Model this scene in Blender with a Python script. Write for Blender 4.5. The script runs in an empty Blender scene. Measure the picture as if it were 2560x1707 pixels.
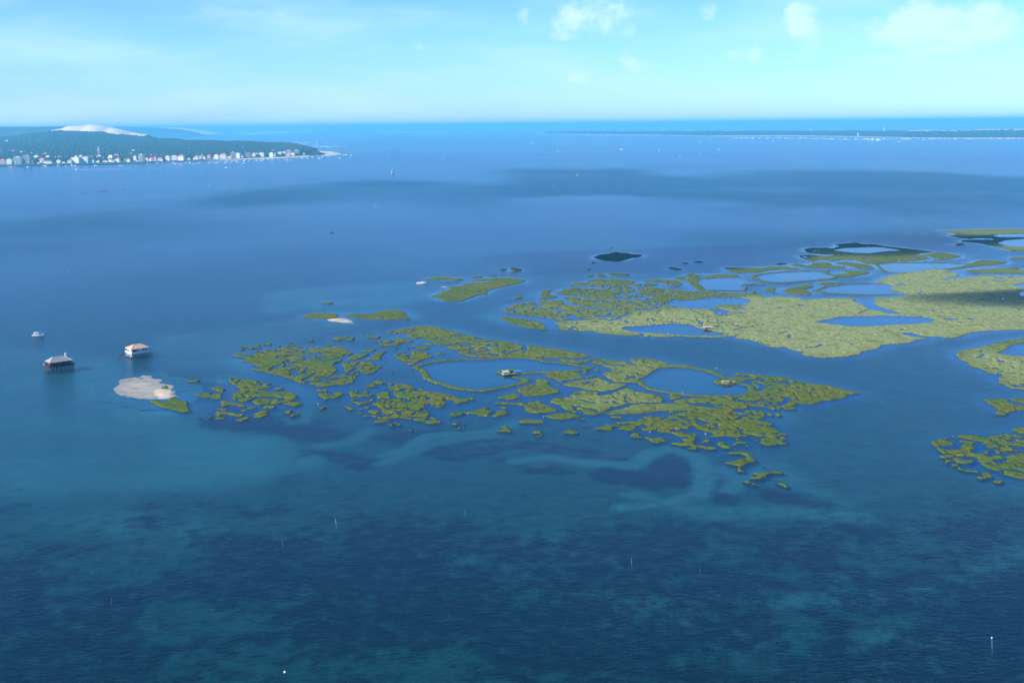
import bpy, bmesh, math, random
import numpy as np
from mathutils import Vector, Matrix

# ------------------------------------------------------------------ camera, sky, sun, exposure
random.seed(7)
RNG = np.random.default_rng(11)
scene = bpy.context.scene
COL = scene.collection
W, H, F = 2560.0, 1707.0, 2800.0          # photograph size and focal length in its pixels
CAM_H = 150.0
PITCH = math.atan(542.0 / F)
ROLL = math.radians(0.586)
_f = np.array([0, math.cos(PITCH), -math.sin(PITCH)])
_r0 = np.array([1.0, 0, 0]); _u0 = np.array([0, math.sin(PITCH), math.cos(PITCH)])
_r = _r0 * math.cos(ROLL) - _u0 * math.sin(ROLL)
_u = _u0 * math.cos(ROLL) + _r0 * math.sin(ROLL)

cam_data = bpy.data.cameras.new('camera')
cam = bpy.data.objects.new('camera', cam_data); COL.objects.link(cam)
cam_data.sensor_width = 36.0; cam_data.lens = 36.0 * F / W
cam_data.clip_start = 1.0; cam_data.clip_end = 200000.0
cam.matrix_world = Matrix(((_r[0], _u[0], -_f[0], 0), (_r[1], _u[1], -_f[1], 0), (_r[2], _u[2], -_f[2], CAM_H), (0, 0, 0, 1)))
scene.camera = cam

SUN_EL = math.radians(34.0)
_sh = np.array([-0.87, -0.49]); _sh /= np.linalg.norm(_sh)
SUN = np.array([_sh[0] * math.cos(SUN_EL), _sh[1] * math.cos(SUN_EL), math.sin(SUN_EL)])
sl = bpy.data.lights.new('sun', 'SUN'); sl.energy = 4.6; sl.angle = math.radians(0.53); sl.color = (1.0, 0.95, 0.86)
so = bpy.data.objects.new('sun', sl); COL.objects.link(so)
so.rotation_euler = Vector(SUN).to_track_quat('Z', 'Y').to_euler()

scene.view_settings.view_transform = 'Standard'; scene.view_settings.look = 'None'
scene.view_settings.exposure = 0.8; scene.view_settings.gamma = 1.0; scene.view_settings.use_curve_mapping = False
scene.render.engine = 'CYCLES'
scene.cycles.use_denoising = True
scene.cycles.max_bounces = 4; scene.cycles.transparent_max_bounces = 6; scene.cycles.volume_bounces = 1
scene.cycles.glossy_bounces = 1; scene.cycles.diffuse_bounces = 1; scene.cycles.transmission_bounces = 1
scene.cycles.sample_clamp_indirect = 6.0
scene.cycles.use_adaptive_sampling = True; scene.cycles.adaptive_threshold = 0.02

def N(nt, kind, x=0, y=0, **kw):
    n = nt.nodes.new(kind); n.location = (x, y)
    for k, v in kw.items(): setattr(n, k, v)
    return n

def az_el(px, py):
    d = _f + _r * (px - W / 2) / F + _u * (H / 2 - py) / F
    d = d / np.linalg.norm(d)
    return math.atan2(d[0], d[1]), math.asin(d[2])

def build_world():
    w = bpy.data.worlds.new('World'); scene.world = w; w.use_nodes = True
    nt = w.node_tree; nt.nodes.clear()
    L = nt.links.new
    out = N(nt, 'ShaderNodeOutputWorld'); bg = N(nt, 'ShaderNodeBackground'); L(bg.outputs[0], out.inputs[0])
    sky = N(nt, 'ShaderNodeTexSky', sky_type='NISHITA', sun_disc=False)
    sky.sun_elevation = SUN_EL; sky.sun_rotation = math.atan2(SUN[0], SUN[1]); sky.altitude = 100
    sky.air_density = 1.0; sky.dust_density = 0.25; sky.ozone_density = 1.5
    # the cool balance of the photograph
    tint = N(nt, 'ShaderNodeMix', data_type='RGBA', blend_type='MULTIPLY'); tint.inputs[0].default_value = 1.0
    sat = N(nt, 'ShaderNodeHueSaturation'); sat.inputs['Saturation'].default_value = SKY_SAT; L(sky.outputs[0], sat.inputs['Color'])
    L(sat.outputs[0], tint.inputs[6])
    # clouds: one noise field over the whole dome, denser where the photograph shows the cumulus groups
    tc = N(nt, 'ShaderNodeTexCoord'); sep = N(nt, 'ShaderNodeSeparateXYZ'); L(tc.outputs['Generated'], sep.inputs[0])
    az = N(nt, 'ShaderNodeMath', operation='ARCTAN2'); L(sep.outputs[0], az.inputs[0]); L(sep.outputs[1], az.inputs[1])
    el = N(nt, 'ShaderNodeMath', operation='ARCSINE'); L(sep.outputs[2], el.inputs[0])
    # paler towards the horizon, deeper blue overhead
    ev = N(nt, 'ShaderNodeMapRange'); ev.inputs[1].default_value = 0.0; ev.inputs[2].default_value = math.radians(60); L(el.outputs[0], ev.inputs[0])
    tm = N(nt, 'ShaderNodeValToRGB'); tm.color_ramp.interpolation = 'B_SPLINE'; cr_ = tm.color_ramp.elements; cr_[0].position = 0.0; cr_[0].color = SKY_RAMP[0][1]; cr_[1].position = 1.0; cr_[1].color = SKY_RAMP[-1][1]
    for deg, c in SKY_RAMP[1:-1]: e_ = cr_.new(deg / 60.0); e_.color = c
    L(ev.outputs[0], tm.inputs[0])
    ts = N(nt, 'ShaderNodeMix', data_type='RGBA', blend_type='MULTIPLY'); ts.inputs[0].default_value = 1.0; L(tm.outputs[0], ts.inputs[6]); ts.inputs[7].default_value = (1.55, 1.55, 1.55, 1); L(ts.outputs[2], tint.inputs[7])
    comb = N(nt, 'ShaderNodeCombineXYZ'); L(az.outputs[0], comb.inputs[0]); L(el.outputs[0], comb.inputs[1])
    mp = N(nt, 'ShaderNodeMapping'); mp.inputs['Scale'].default_value = (1.0, 1.25, 1.0); L(comb.outputs[0], mp.inputs[0])
    puff = N(nt, 'ShaderNodeTexNoise'); puff.inputs['Scale'].default_value = 34; puff.inputs['Detail'].default_value = 7; puff.inputs['Roughness'].default_value = 0.58
    L(mp.outputs[0], puff.inputs['Vector'])
    mp2 = N(nt, 'ShaderNodeMapping'); mp2.inputs['Scale'].default_value = (1.0, 5.0, 1.0); mp2.inputs['Rotation'].default_value = (0, 0, 0.06); L(comb.outputs[0], mp2.inputs[0])
    cir = N(nt, 'ShaderNodeTexNoise'); cir.inputs['Scale'].default_value = 6.0; cir.inputs['Detail'].default_value = 6; L(mp2.outputs[0], cir.inputs['Vector'])
    blobs = None
    # (x, y, half width, half height) of each cumulus group, in photograph pixels
    for cx, cy, sx, sy, amp in [(1475, 50, 95, 50, 0.5), (1770, 36, 32, 28, 0.42), (1990, 30, 45, 38, 0.42), (2050, 110, 110, 48, 0.28), (2290, 85, 90, 70, 0.42),
                           (2400, 75, 110, 55, 0.42), (1590, 160, 48, 30, 0.36), (1445, 190, 40, 24, 0.34), (1380, 175, 22, 16, 0.3), (1310, 40, 18, 28, 0.36),
                           (1060, 122, 50, 18, 0.28), (800, 150, 55, 16, 0.26), (1850, 140, 90, 30, 0.2), (700, 35, 230, 18, 0.22), (1180, 195, 70, 14, 0.22), (2520, 40, 60, 40, 0.3)]:
        a, e = az_el(cx, cy)
        dx = N(nt, 'ShaderNodeMath', operation='SUBTRACT'); L(az.outputs[0], dx.inputs[0]); dx.inputs[1].default_value = a
        dy = N(nt, 'ShaderNodeMath', operation='SUBTRACT'); L(el.outputs[0], dy.inputs[0]); dy.inputs[1].default_value = e
        mx = N(nt, 'ShaderNodeMath', operation='MULTIPLY'); L(dx.outputs[0], mx.inputs[0]); mx.inputs[1].default_value = F / sx
        my = N(nt, 'ShaderNodeMath', operation='MULTIPLY'); L(dy.outputs[0], my.inputs[0]); my.inputs[1].default_value = F / sy
        px = N(nt, 'ShaderNodeMath', operation='MULTIPLY'); L(mx.outputs[0], px.inputs[0]); L(mx.outputs[0], px.inputs[1])
        py = N(nt, 'ShaderNodeMath', operation='MULTIPLY_ADD'); L(my.outputs[0], py.inputs[0]); L(my.outputs[0], py.inputs[1]); L(px.outputs[0], py.inputs[2])
        ng = N(nt, 'ShaderNodeMath', operation='MULTIPLY'); L(py.outputs[0], ng.inputs[0]); ng.inputs[1].default_value = -0.8
        ex = N(nt, 'ShaderNodeMath', operation='EXPONENT'); L(ng.outputs[0], ex.inputs[0])
        m = N(nt, 'ShaderNodeMath', operation='MULTIPLY_ADD'); L(ex.outputs[0], m.inputs[0]); m.inputs[1].default_value = amp
        if blobs is None: m.inputs[2].default_value = 0.0
        else: L(blobs.outputs[0], m.inputs[2])
        blobs = m
    cap = N(nt, 'ShaderNodeMath', operation='MINIMUM'); L(blobs.outputs[0], cap.inputs[0]); cap.inputs[1].default_value = 0.5
    s = N(nt, 'ShaderNodeMath', operation='ADD'); L(puff.outputs['Fac'], s.inputs[0]); L(cap.outputs[0], s.inputs[1])
    cl = N(nt, 'ShaderNodeMapRange', interpolation_type='SMOOTHSTEP'); cl.inputs[1].default_value = 0.66; cl.inputs[2].default_value = 1.02
    L(s.outputs[0], cl.inputs[0])
    cr = N(nt, 'ShaderNodeMapRange', interpolation_type='SMOOTHSTEP'); cr.inputs[1].default_value = 0.4; cr.inputs[2].default_value = 0.75; cr.inputs[4].default_value = 0.5
    L(cir.outputs['Fac'], cr.inputs[0])
    lo_ = N(nt, 'ShaderNodeMapRange'); lo_.inputs[1].default_value = math.radians(6); lo_.inputs[2].default_value = math.radians(20); lo_.inputs[3].default_value = 1.0; lo_.inputs[4].default_value = 0.12; L(el.outputs[0], lo_.inputs[0])      # thin cirrus lies far off, low in the sky
    cx_ = N(nt, 'ShaderNodeMath', operation='MULTIPLY'); L(cr.outputs[0], cx_.inputs[0]); L(lo_.outputs[0], cx_.inputs[1])
    mxn = N(nt, 'ShaderNodeMath', operation='MAXIMUM'); L(cl.outputs[0], mxn.inputs[0]); L(cx_.outputs[0], mxn.inputs[1])
    mix = N(nt, 'ShaderNodeMix', data_type='RGBA'); L(mxn.outputs[0], mix.inputs[0]); L(tint.outputs[2], mix.inputs[6])
    mix.inputs[7].default_value = CLOUD_COL
    w.cycles.sampling_method = 'MANUAL'; w.cycles.sample_map_resolution = 256
    L(mix.outputs[2], bg.inputs[0]); bg.inputs[1].default_value = SKY_STRENGTH

SKY_SAT = 1.15; SKY_RAMP = [(0, (.31, .51, 1, 1)), (6.5, (.285, .48, 1, 1)), (13, (.20, .43, 1, 1)), (21, (.05, .25, .85, 1)), (34, (.010, .12, .46, 1)), (60, (.005, .05, .18, 1))]; SKY_STRENGTH = 0.1; CLOUD_COL = (4.0, 5.9, 6.2, 1)
build_world()

# ------------------------------------------------------------------ geometry helpers
def ray(px, py):
    px = np.asarray(px, float); py = np.asarray(py, float)
    return _f + _r * ((px - W / 2) / F)[..., None] + _u * ((H / 2 - py) / F)[..., None]

def at(px, py, z=0.0):
    d = ray(px, py); t = (z - CAM_H) / d[..., 2]
    return d * t[..., None] + np.array([0, 0, CAM_H])

def at_dist(px, py, D):
    d = ray(px, py); t = D / d[..., 1]
    return d * t[..., None] + np.array([0, 0, CAM_H])

def project(X, Y, Z):
    v = np.stack([X, Y, Z - CAM_H], -1)
    c = v @ _f
    return W / 2 + F * (v @ _r) / c, H / 2 - F * (v @ _u) / c

def scale_at(px, py):            # photograph pixels per metre at a point of the water
    p = at(px, py); return F / float((p - np.array([0, 0, CAM_H])) @ _f)

def np_mesh(name, verts, faces, attrs=None, smooth=True):
    me = bpy.data.meshes.new(name); k = faces.shape[1]; n = len(faces)
    me.vertices.add(len(verts)); me.vertices.foreach_set('co', np.ascontiguousarray(verts, np.float32).ravel())
    me.loops.add(n * k); me.loops.foreach_set('vertex_index', np.ascontiguousarray(faces, np.int32).ravel())
    me.polygons.add(n); me.polygons.foreach_set('loop_start', np.arange(0, n * k, k, dtype=np.int32))
    me.polygons.foreach_set('use_smooth', np.full(n, smooth, bool))
    for an, av in (attrs or {}).items():
        a = me.attributes.new(an, 'FLOAT', 'POINT'); a.data.foreach_set('value', np.ascontiguousarray(av, np.float32).ravel())
    me.update(calc_edges=True); me.validate()
    return me

def link(name, me, mat=None, parent=None, loc=None, rotz=0.0):
    o = bpy.data.objects.new(name, me); COL.objects.link(o)
    if mat is not None and me is not None and not me.materials: me.materials.append(mat)
    if loc is not None: o.location = [float(v) for v in loc]
    if rotz: o.rotation_euler = (0, 0, rotz)
    if parent is not None: o.parent = parent
    return o

def structure(o, label=None):
    o['kind'] = 'structure'
    if label: o['label'] = label
    return o

def stuff(o, label=None):
    o['kind'] = 'stuff'
    if label: o['label'] = label
    return o

def tag(o, label, cat, group=None):
    o['label'] = label; o['category'] = cat
    if group: o['group'] = group
    return o

def thing(name, label, cat, loc, rotz=0.0, group=None):
    o = bpy.data.objects.new(name, None); COL.objects.link(o); o.empty_display_size = 0.5
    o.location = [float(v) for v in loc]; o.rotation_euler = (0, 0, rotz)
    return tag(o, label, cat, group)

class MB:
    """collects simple solids into one mesh"""
    def __init__(s): s.v = []; s.f = []
    def add(s, vs, fs):
        b = len(s.v); s.v += [tuple(map(float, p)) for p in vs]; s.f += [tuple(b + i for i in q) for q in fs]; return s
    def box(s, x0, x1, y0, y1, z0, z1):
        return s.add([(x0,y0,z0),(x1,y0,z0),(x1,y1,z0),(x0,y1,z0),(x0,y0,z1),(x1,y0,z1),(x1,y1,z1),(x0,y1,z1)],
                     [(0,3,2,1),(4,5,6,7),(0,1,5,4),(1,2,6,5),(2,3,7,6),(3,0,4,7)])
    def bar(s, a, b, r, r2=None, n=6):
        a = Vector(a); b = Vector(b); r2 = r if r2 is None else r2
        d = (b - a).normalized(); u = d.orthogonal().normalized(); w = d.cross(u); vs = []
        for c, rr in ((a, r), (b, r2)):
            for i in range(n):
                t = 2 * math.pi * i / n; vs.append(c + u * math.cos(t) * rr + w * math.sin(t) * rr)
        return s.add(vs, [(i, (i + 1) % n, n + (i + 1) % n, n + i) for i in range(n)] + [tuple(range(n - 1, -1, -1)), tuple(range(n, 2 * n))])
    def plank(s, a, b, w, t):
        """rectangular bar from a to b, w wide (horizontal), t thick"""
        a = Vector(a); b = Vector(b); d = (b - a).normalized(); up = Vector((0, 0, 1))
        sd = d.cross(up)
        if sd.length < 1e-4: sd = Vector((1, 0, 0))
        sd.normalize(); n = sd.cross(d).normalized(); vs = []
        for c in (a, b):
            for i, j in ((-1, -1), (1, -1), (1, 1), (-1, 1)): vs.append(c + sd * (w / 2 * i) + n * (t / 2 * j))
        return s.add(vs, [(0,3,2,1),(4,5,6,7),(0,1,5,4),(1,2,6,5),(2,3,7,6),(3,0,4,7)])
    def hip(s, x0, x1, y0, y1, z0, z1, inset=None, thick=0.18):
        """hipped roof over a rectangle with an eave edge"""
        w, d = x1 - x0, y1 - y0
        if w >= d: i = d / 2 if inset is None else inset; ra = (x0 + i, (y0 + y1) / 2, z1); rb = (x1 - i, (y0 + y1) / 2, z1)
        else: i = w / 2 if inset is None else inset; ra = ((x0 + x1) / 2, y0 + i, z1); rb = ((x0 + x1) / 2, y1 - i, z1)
        vs = [(x0,y0,z0-thick),(x1,y0,z0-thick),(x1,y1,z0-thick),(x0,y1,z0-thick),(x0,y0,z0),(x1,y0,z0),(x1,y1,z0),(x0,y1,z0), ra, rb]
        fs = [(0,3,2,1),(0,1,5,4),(1,2,6,5),(2,3,7,6),(3,0,4,7)]
        fs += [(4,5,9,8),(5,6,9),(6,7,8,9),(7,4,8)] if w >= d else [(4,5,8),(5,6,9,8),(6,7,9),(7,4,8,9)]
        return s.add(vs, fs)
    def gable(s, x0, x1, y0, y1, z0, z1):
        ym = (y0 + y1) / 2
        return s.add([(x0,y0,z0),(x1,y0,z0),(x1,y1,z0),(x0,y1,z0),(x0,ym,z1),(x1,ym,z1)], [(0,3,2,1),(0,1,5,4),(2,3,4,5),(1,2,5),(3,0,4)])
    def mesh(s, name, smooth=False):
        me = bpy.data.meshes.new(name); me.from_pydata(s.v, [], s.f); me.update()
        if smooth:
            for p in me.polygons: p.use_smooth = True
        return me
    def build(s, name, mat, parent=None, loc=None, rotz=0.0, smooth=False):
        return link(name, s.mesh(name, smooth), mat, parent, loc, rotz)

# ------------------------------------------------------------------ materials
def mat_plain(name, col, rough=0.7, var=0.12, scale=0.8, metallic=0.0, spec=0.3):
    m = bpy.data.materials.new(name); m.use_nodes = True; nt = m.node_tree; L = nt.links.new
    b = nt.nodes['Principled BSDF']; b.inputs['Roughness'].default_value = rough; b.inputs['Metallic'].default_value = metallic
    b.inputs['Specular IOR Level'].default_value = spec
    tc = N(nt, 'ShaderNodeTexCoord'); nz = N(nt, 'ShaderNodeTexNoise'); nz.inputs['Scale'].default_value = scale; nz.inputs['Detail'].default_value = 4
    L(tc.outputs['Object'], nz.inputs['Vector'])
    mx = N(nt, 'ShaderNodeMix', data_type='RGBA')
    mx.inputs[6].default_value = tuple(c * (1 - var) for c in col) + (1,); mx.inputs[7].default_value = tuple(min(1, c * (1 + var)) for c in col) + (1,)
    L(nz.outputs['Fac'], mx.inputs[0]); L(mx.outputs[2], b.inputs['Base Color'])
    return m

M = {}
for nm, c, r in [('white_paint', (0.8, 0.8, 0.78), 0.5), ('boat_white', (0.82, 0.83, 0.83), 0.3), ('cream_wall', (0.74, 0.68, 0.56), 0.8), ('white_wall', (0.84, 0.83, 0.8), 0.8),
                 ('beige_wall', (0.5, 0.42, 0.32), 0.8), ('pink_wall', (0.55, 0.38, 0.32), 0.8), ('grey_wall', (0.36, 0.36, 0.36), 0.8), ('yellow_wall', (0.6, 0.47, 0.16), 0.8),
                 ('orange_tile', (0.62, 0.2, 0.09), 0.8), ('brown_tile', (0.28, 0.13, 0.08), 0.8), ('slate', (0.12, 0.13, 0.15), 0.6), ('flat_roof', (0.5, 0.48, 0.45), 0.85),
                 ('pale_tile', (0.56, 0.36, 0.22), 0.85), ('grey_roof', (0.3, 0.28, 0.28), 0.6), ('zinc', (0.62, 0.62, 0.62), 0.5), ('tarred_wood', (0.012, 0.012, 0.014), 0.75),
                 ('red_paint', (0.55, 0.02, 0.015), 0.5), ('wet_wood', (0.02, 0.018, 0.015), 0.6), ('grey_wood', (0.2, 0.17, 0.14), 0.85), ('pale_wood', (0.34, 0.29, 0.21), 0.85),
                 ('stone', (0.74, 0.71, 0.64), 0.8), ('dark_glass', (0.02, 0.025, 0.03), 0.1), ('navy_canvas', (0.015, 0.03, 0.12), 0.8), ('blue_tarp', (0.02, 0.25, 0.6), 0.5),
                 ('green_roof', (0.30, 0.44, 0.34), 0.6), ('dark_paint', (0.03, 0.03, 0.035), 0.6), ('sail', (0.85, 0.85, 0.82), 0.7), ('lantern_red', (0.4, 0.03, 0.03), 0.5),
                 ('feather', (0.8, 0.8, 0.8), 0.8), ('pier_wood', (0.05, 0.05, 0.055), 0.8), ('dark_slab', (0.16, 0.16, 0.19), 0.8), ('foam', (0.75, 0.78, 0.8), 0.9)]:
    M[nm] = mat_plain('mat_' + nm, c, r)

def mat_sand(name, dry=(0.62, 0.52, 0.36), wet=(0.34, 0.29, 0.22), lo=0.02, hi=0.22, scale=0.05, deep=None):
    m = bpy.data.materials.new(name); m.use_nodes = True; nt = m.node_tree; L = nt.links.new
    b = nt.nodes['Principled BSDF']; b.inputs['Roughness'].default_value = 0.9; b.inputs['Specular IOR Level'].default_value = 0.2
    g = N(nt, 'ShaderNodeNewGeometry'); sp = N(nt, 'ShaderNodeSeparateXYZ'); L(g.outputs['Position'], sp.inputs[0])
    nz = N(nt, 'ShaderNodeTexNoise'); nz.inputs['Scale'].default_value = scale; nz.inputs['Detail'].default_value = 6; L(g.outputs['Position'], nz.inputs['Vector'])
    ad = N(nt, 'ShaderNodeMath', operation='MULTIPLY_ADD'); L(nz.outputs['Fac'], ad.inputs[0]); ad.inputs[1].default_value = (hi - lo); L(sp.outputs[2], ad.inputs[2])
    mr = N(nt, 'ShaderNodeMapRange'); mr.inputs[1].default_value = lo + 0.4 * (hi - lo); mr.inputs[2].default_value = hi + 0.5 * (hi - lo); L(ad.outputs[0], mr.inputs[0])
    mx = N(nt, 'ShaderNodeMix', data_type='RGBA'); L(mr.outputs[0], mx.inputs[0]); mx.inputs[6].default_value = wet + (1,); mx.inputs[7].default_value = dry + (1,)
    if deep:                                   # sand darkens below the waterline: the water's dimming with depth, painted into the colour
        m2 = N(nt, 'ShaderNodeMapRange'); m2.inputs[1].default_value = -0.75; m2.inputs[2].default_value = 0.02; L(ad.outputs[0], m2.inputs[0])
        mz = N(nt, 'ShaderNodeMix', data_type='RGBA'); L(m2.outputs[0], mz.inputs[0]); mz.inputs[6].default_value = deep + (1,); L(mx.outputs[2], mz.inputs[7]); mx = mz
        mpw = N(nt, 'ShaderNodeMapping'); mpw.inputs['Scale'].default_value = (0.10, 0.16, 1); L(g.outputs['Position'], mpw.inputs[0])      # strands of weed left by the tide
        nw = N(nt, 'ShaderNodeTexNoise'); nw.inputs['Scale'].default_value = 1.0; nw.inputs['Detail'].default_value = 7; nw.inputs['Roughness'].default_value = 0.68; L(mpw.outputs[0], nw.inputs['Vector'])
        rw = N(nt, 'ShaderNodeMapRange'); rw.inputs[1].default_value = 0.51; rw.inputs[2].default_value = 0.62; rw.inputs[4].default_value = 0.75; L(nw.outputs['Fac'], rw.inputs[0])
        mw = N(nt, 'ShaderNodeMix', data_type='RGBA'); L(rw.outputs[0], mw.inputs[0]); L(mx.outputs[2], mw.inputs[6]); mw.inputs[7].default_value = (0.13, 0.13, 0.085, 1); mx = mw
    L(mx.outputs[2], b.inputs['Base Color'])
    return m
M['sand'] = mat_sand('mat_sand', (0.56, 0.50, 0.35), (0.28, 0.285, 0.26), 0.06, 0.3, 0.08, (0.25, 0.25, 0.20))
M['dune_sand'] = mat_sand('mat_dune_sand', (0.78, 0.68, 0.52), (0.7, 0.6, 0.45), 0, 30, 0.004)
M['beach_sand'] = mat_sand('mat_beach_sand', (0.74, 0.63, 0.46), (0.6, 0.5, 0.36), 0.2, 2.0, 0.02)

def mat_forest(name, a, b_, scale):
    m = bpy.data.materials.new(name); m.use_nodes = True; nt = m.node_tree; L = nt.links.new
    b = nt.nodes['Principled BSDF']; b.inputs['Roughness'].default_value = 0.9; b.inputs['Specular IOR Level'].default_value = 0.1
    at_ = N(nt, 'ShaderNodeAttribute', attribute_name='tint'); g = N(nt, 'ShaderNodeNewGeometry')
    nz = N(nt, 'ShaderNodeTexNoise'); nz.inputs['Scale'].default_value = scale; nz.inputs['Detail'].default_value = 5; L(g.outputs['Position'], nz.inputs['Vector'])
    av = N(nt, 'ShaderNodeMath', operation='MULTIPLY_ADD'); L(nz.outputs['Fac'], av.inputs[0]); av.inputs[1].default_value = 0.6; 
    h = N(nt, 'ShaderNodeMath', operation='MULTIPLY'); L(at_.outputs['Fac'], h.inputs[0]); h.inputs[1].default_value = 0.55; L(h.outputs[0], av.inputs[2])
    mx = N(nt, 'ShaderNodeMix', data_type='RGBA'); L(av.outputs[0], mx.inputs[0]); mx.inputs[6].default_value = a + (1,); mx.inputs[7].default_value = b_ + (1,)
    L(mx.outputs[2], b.inputs['Base Color'])
    return m
M['pine'] = mat_forest('mat_pine', (0.004, 0.011, 0.005), (0.05, 0.078, 0.032), 0.006)
M['hill_wood'] = mat_forest('mat_hill_wood', (0.03, 0.05, 0.025), (0.07, 0.1, 0.05), 0.004)

# ------------------------------------------------------------------ traced map of the marsh (zone, then points in that zone's own units)
ZN = {'a': (560, 780, 500 / 2306), 'b': (960, 780, 600 / 2352), 'c': (1500, 860, 680 / 2352), 'd': (720, 640, 700 / 2352), 'e': (1220, 600, 680 / 2352),
      'f': (1880, 560, 680 / 2352), 'g': (2260, 820, 300 / 1120), 'h': (440, 920, 420 / 2195), 'i': (60, 800, 360 / 2171), 'j': (0, 900, 1280 / 2352),
      'k': (1280, 900, 1280 / 2352), 'l': (0, 400, 1280 / 2352), 'm': (1280, 360, 1280 / 2352)}
def P(zone, s):
    """'x,y x,y ...' in a zone's units -> world points on the water"""
    x0, y0, k = ZN[zone]
    q = np.array([[float(v) for v in t.split(',')] for t in s.split()])
    return at(x0 + q[:, 0] * k, y0 + q[:, 1] * k)[:, :2]

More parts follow.
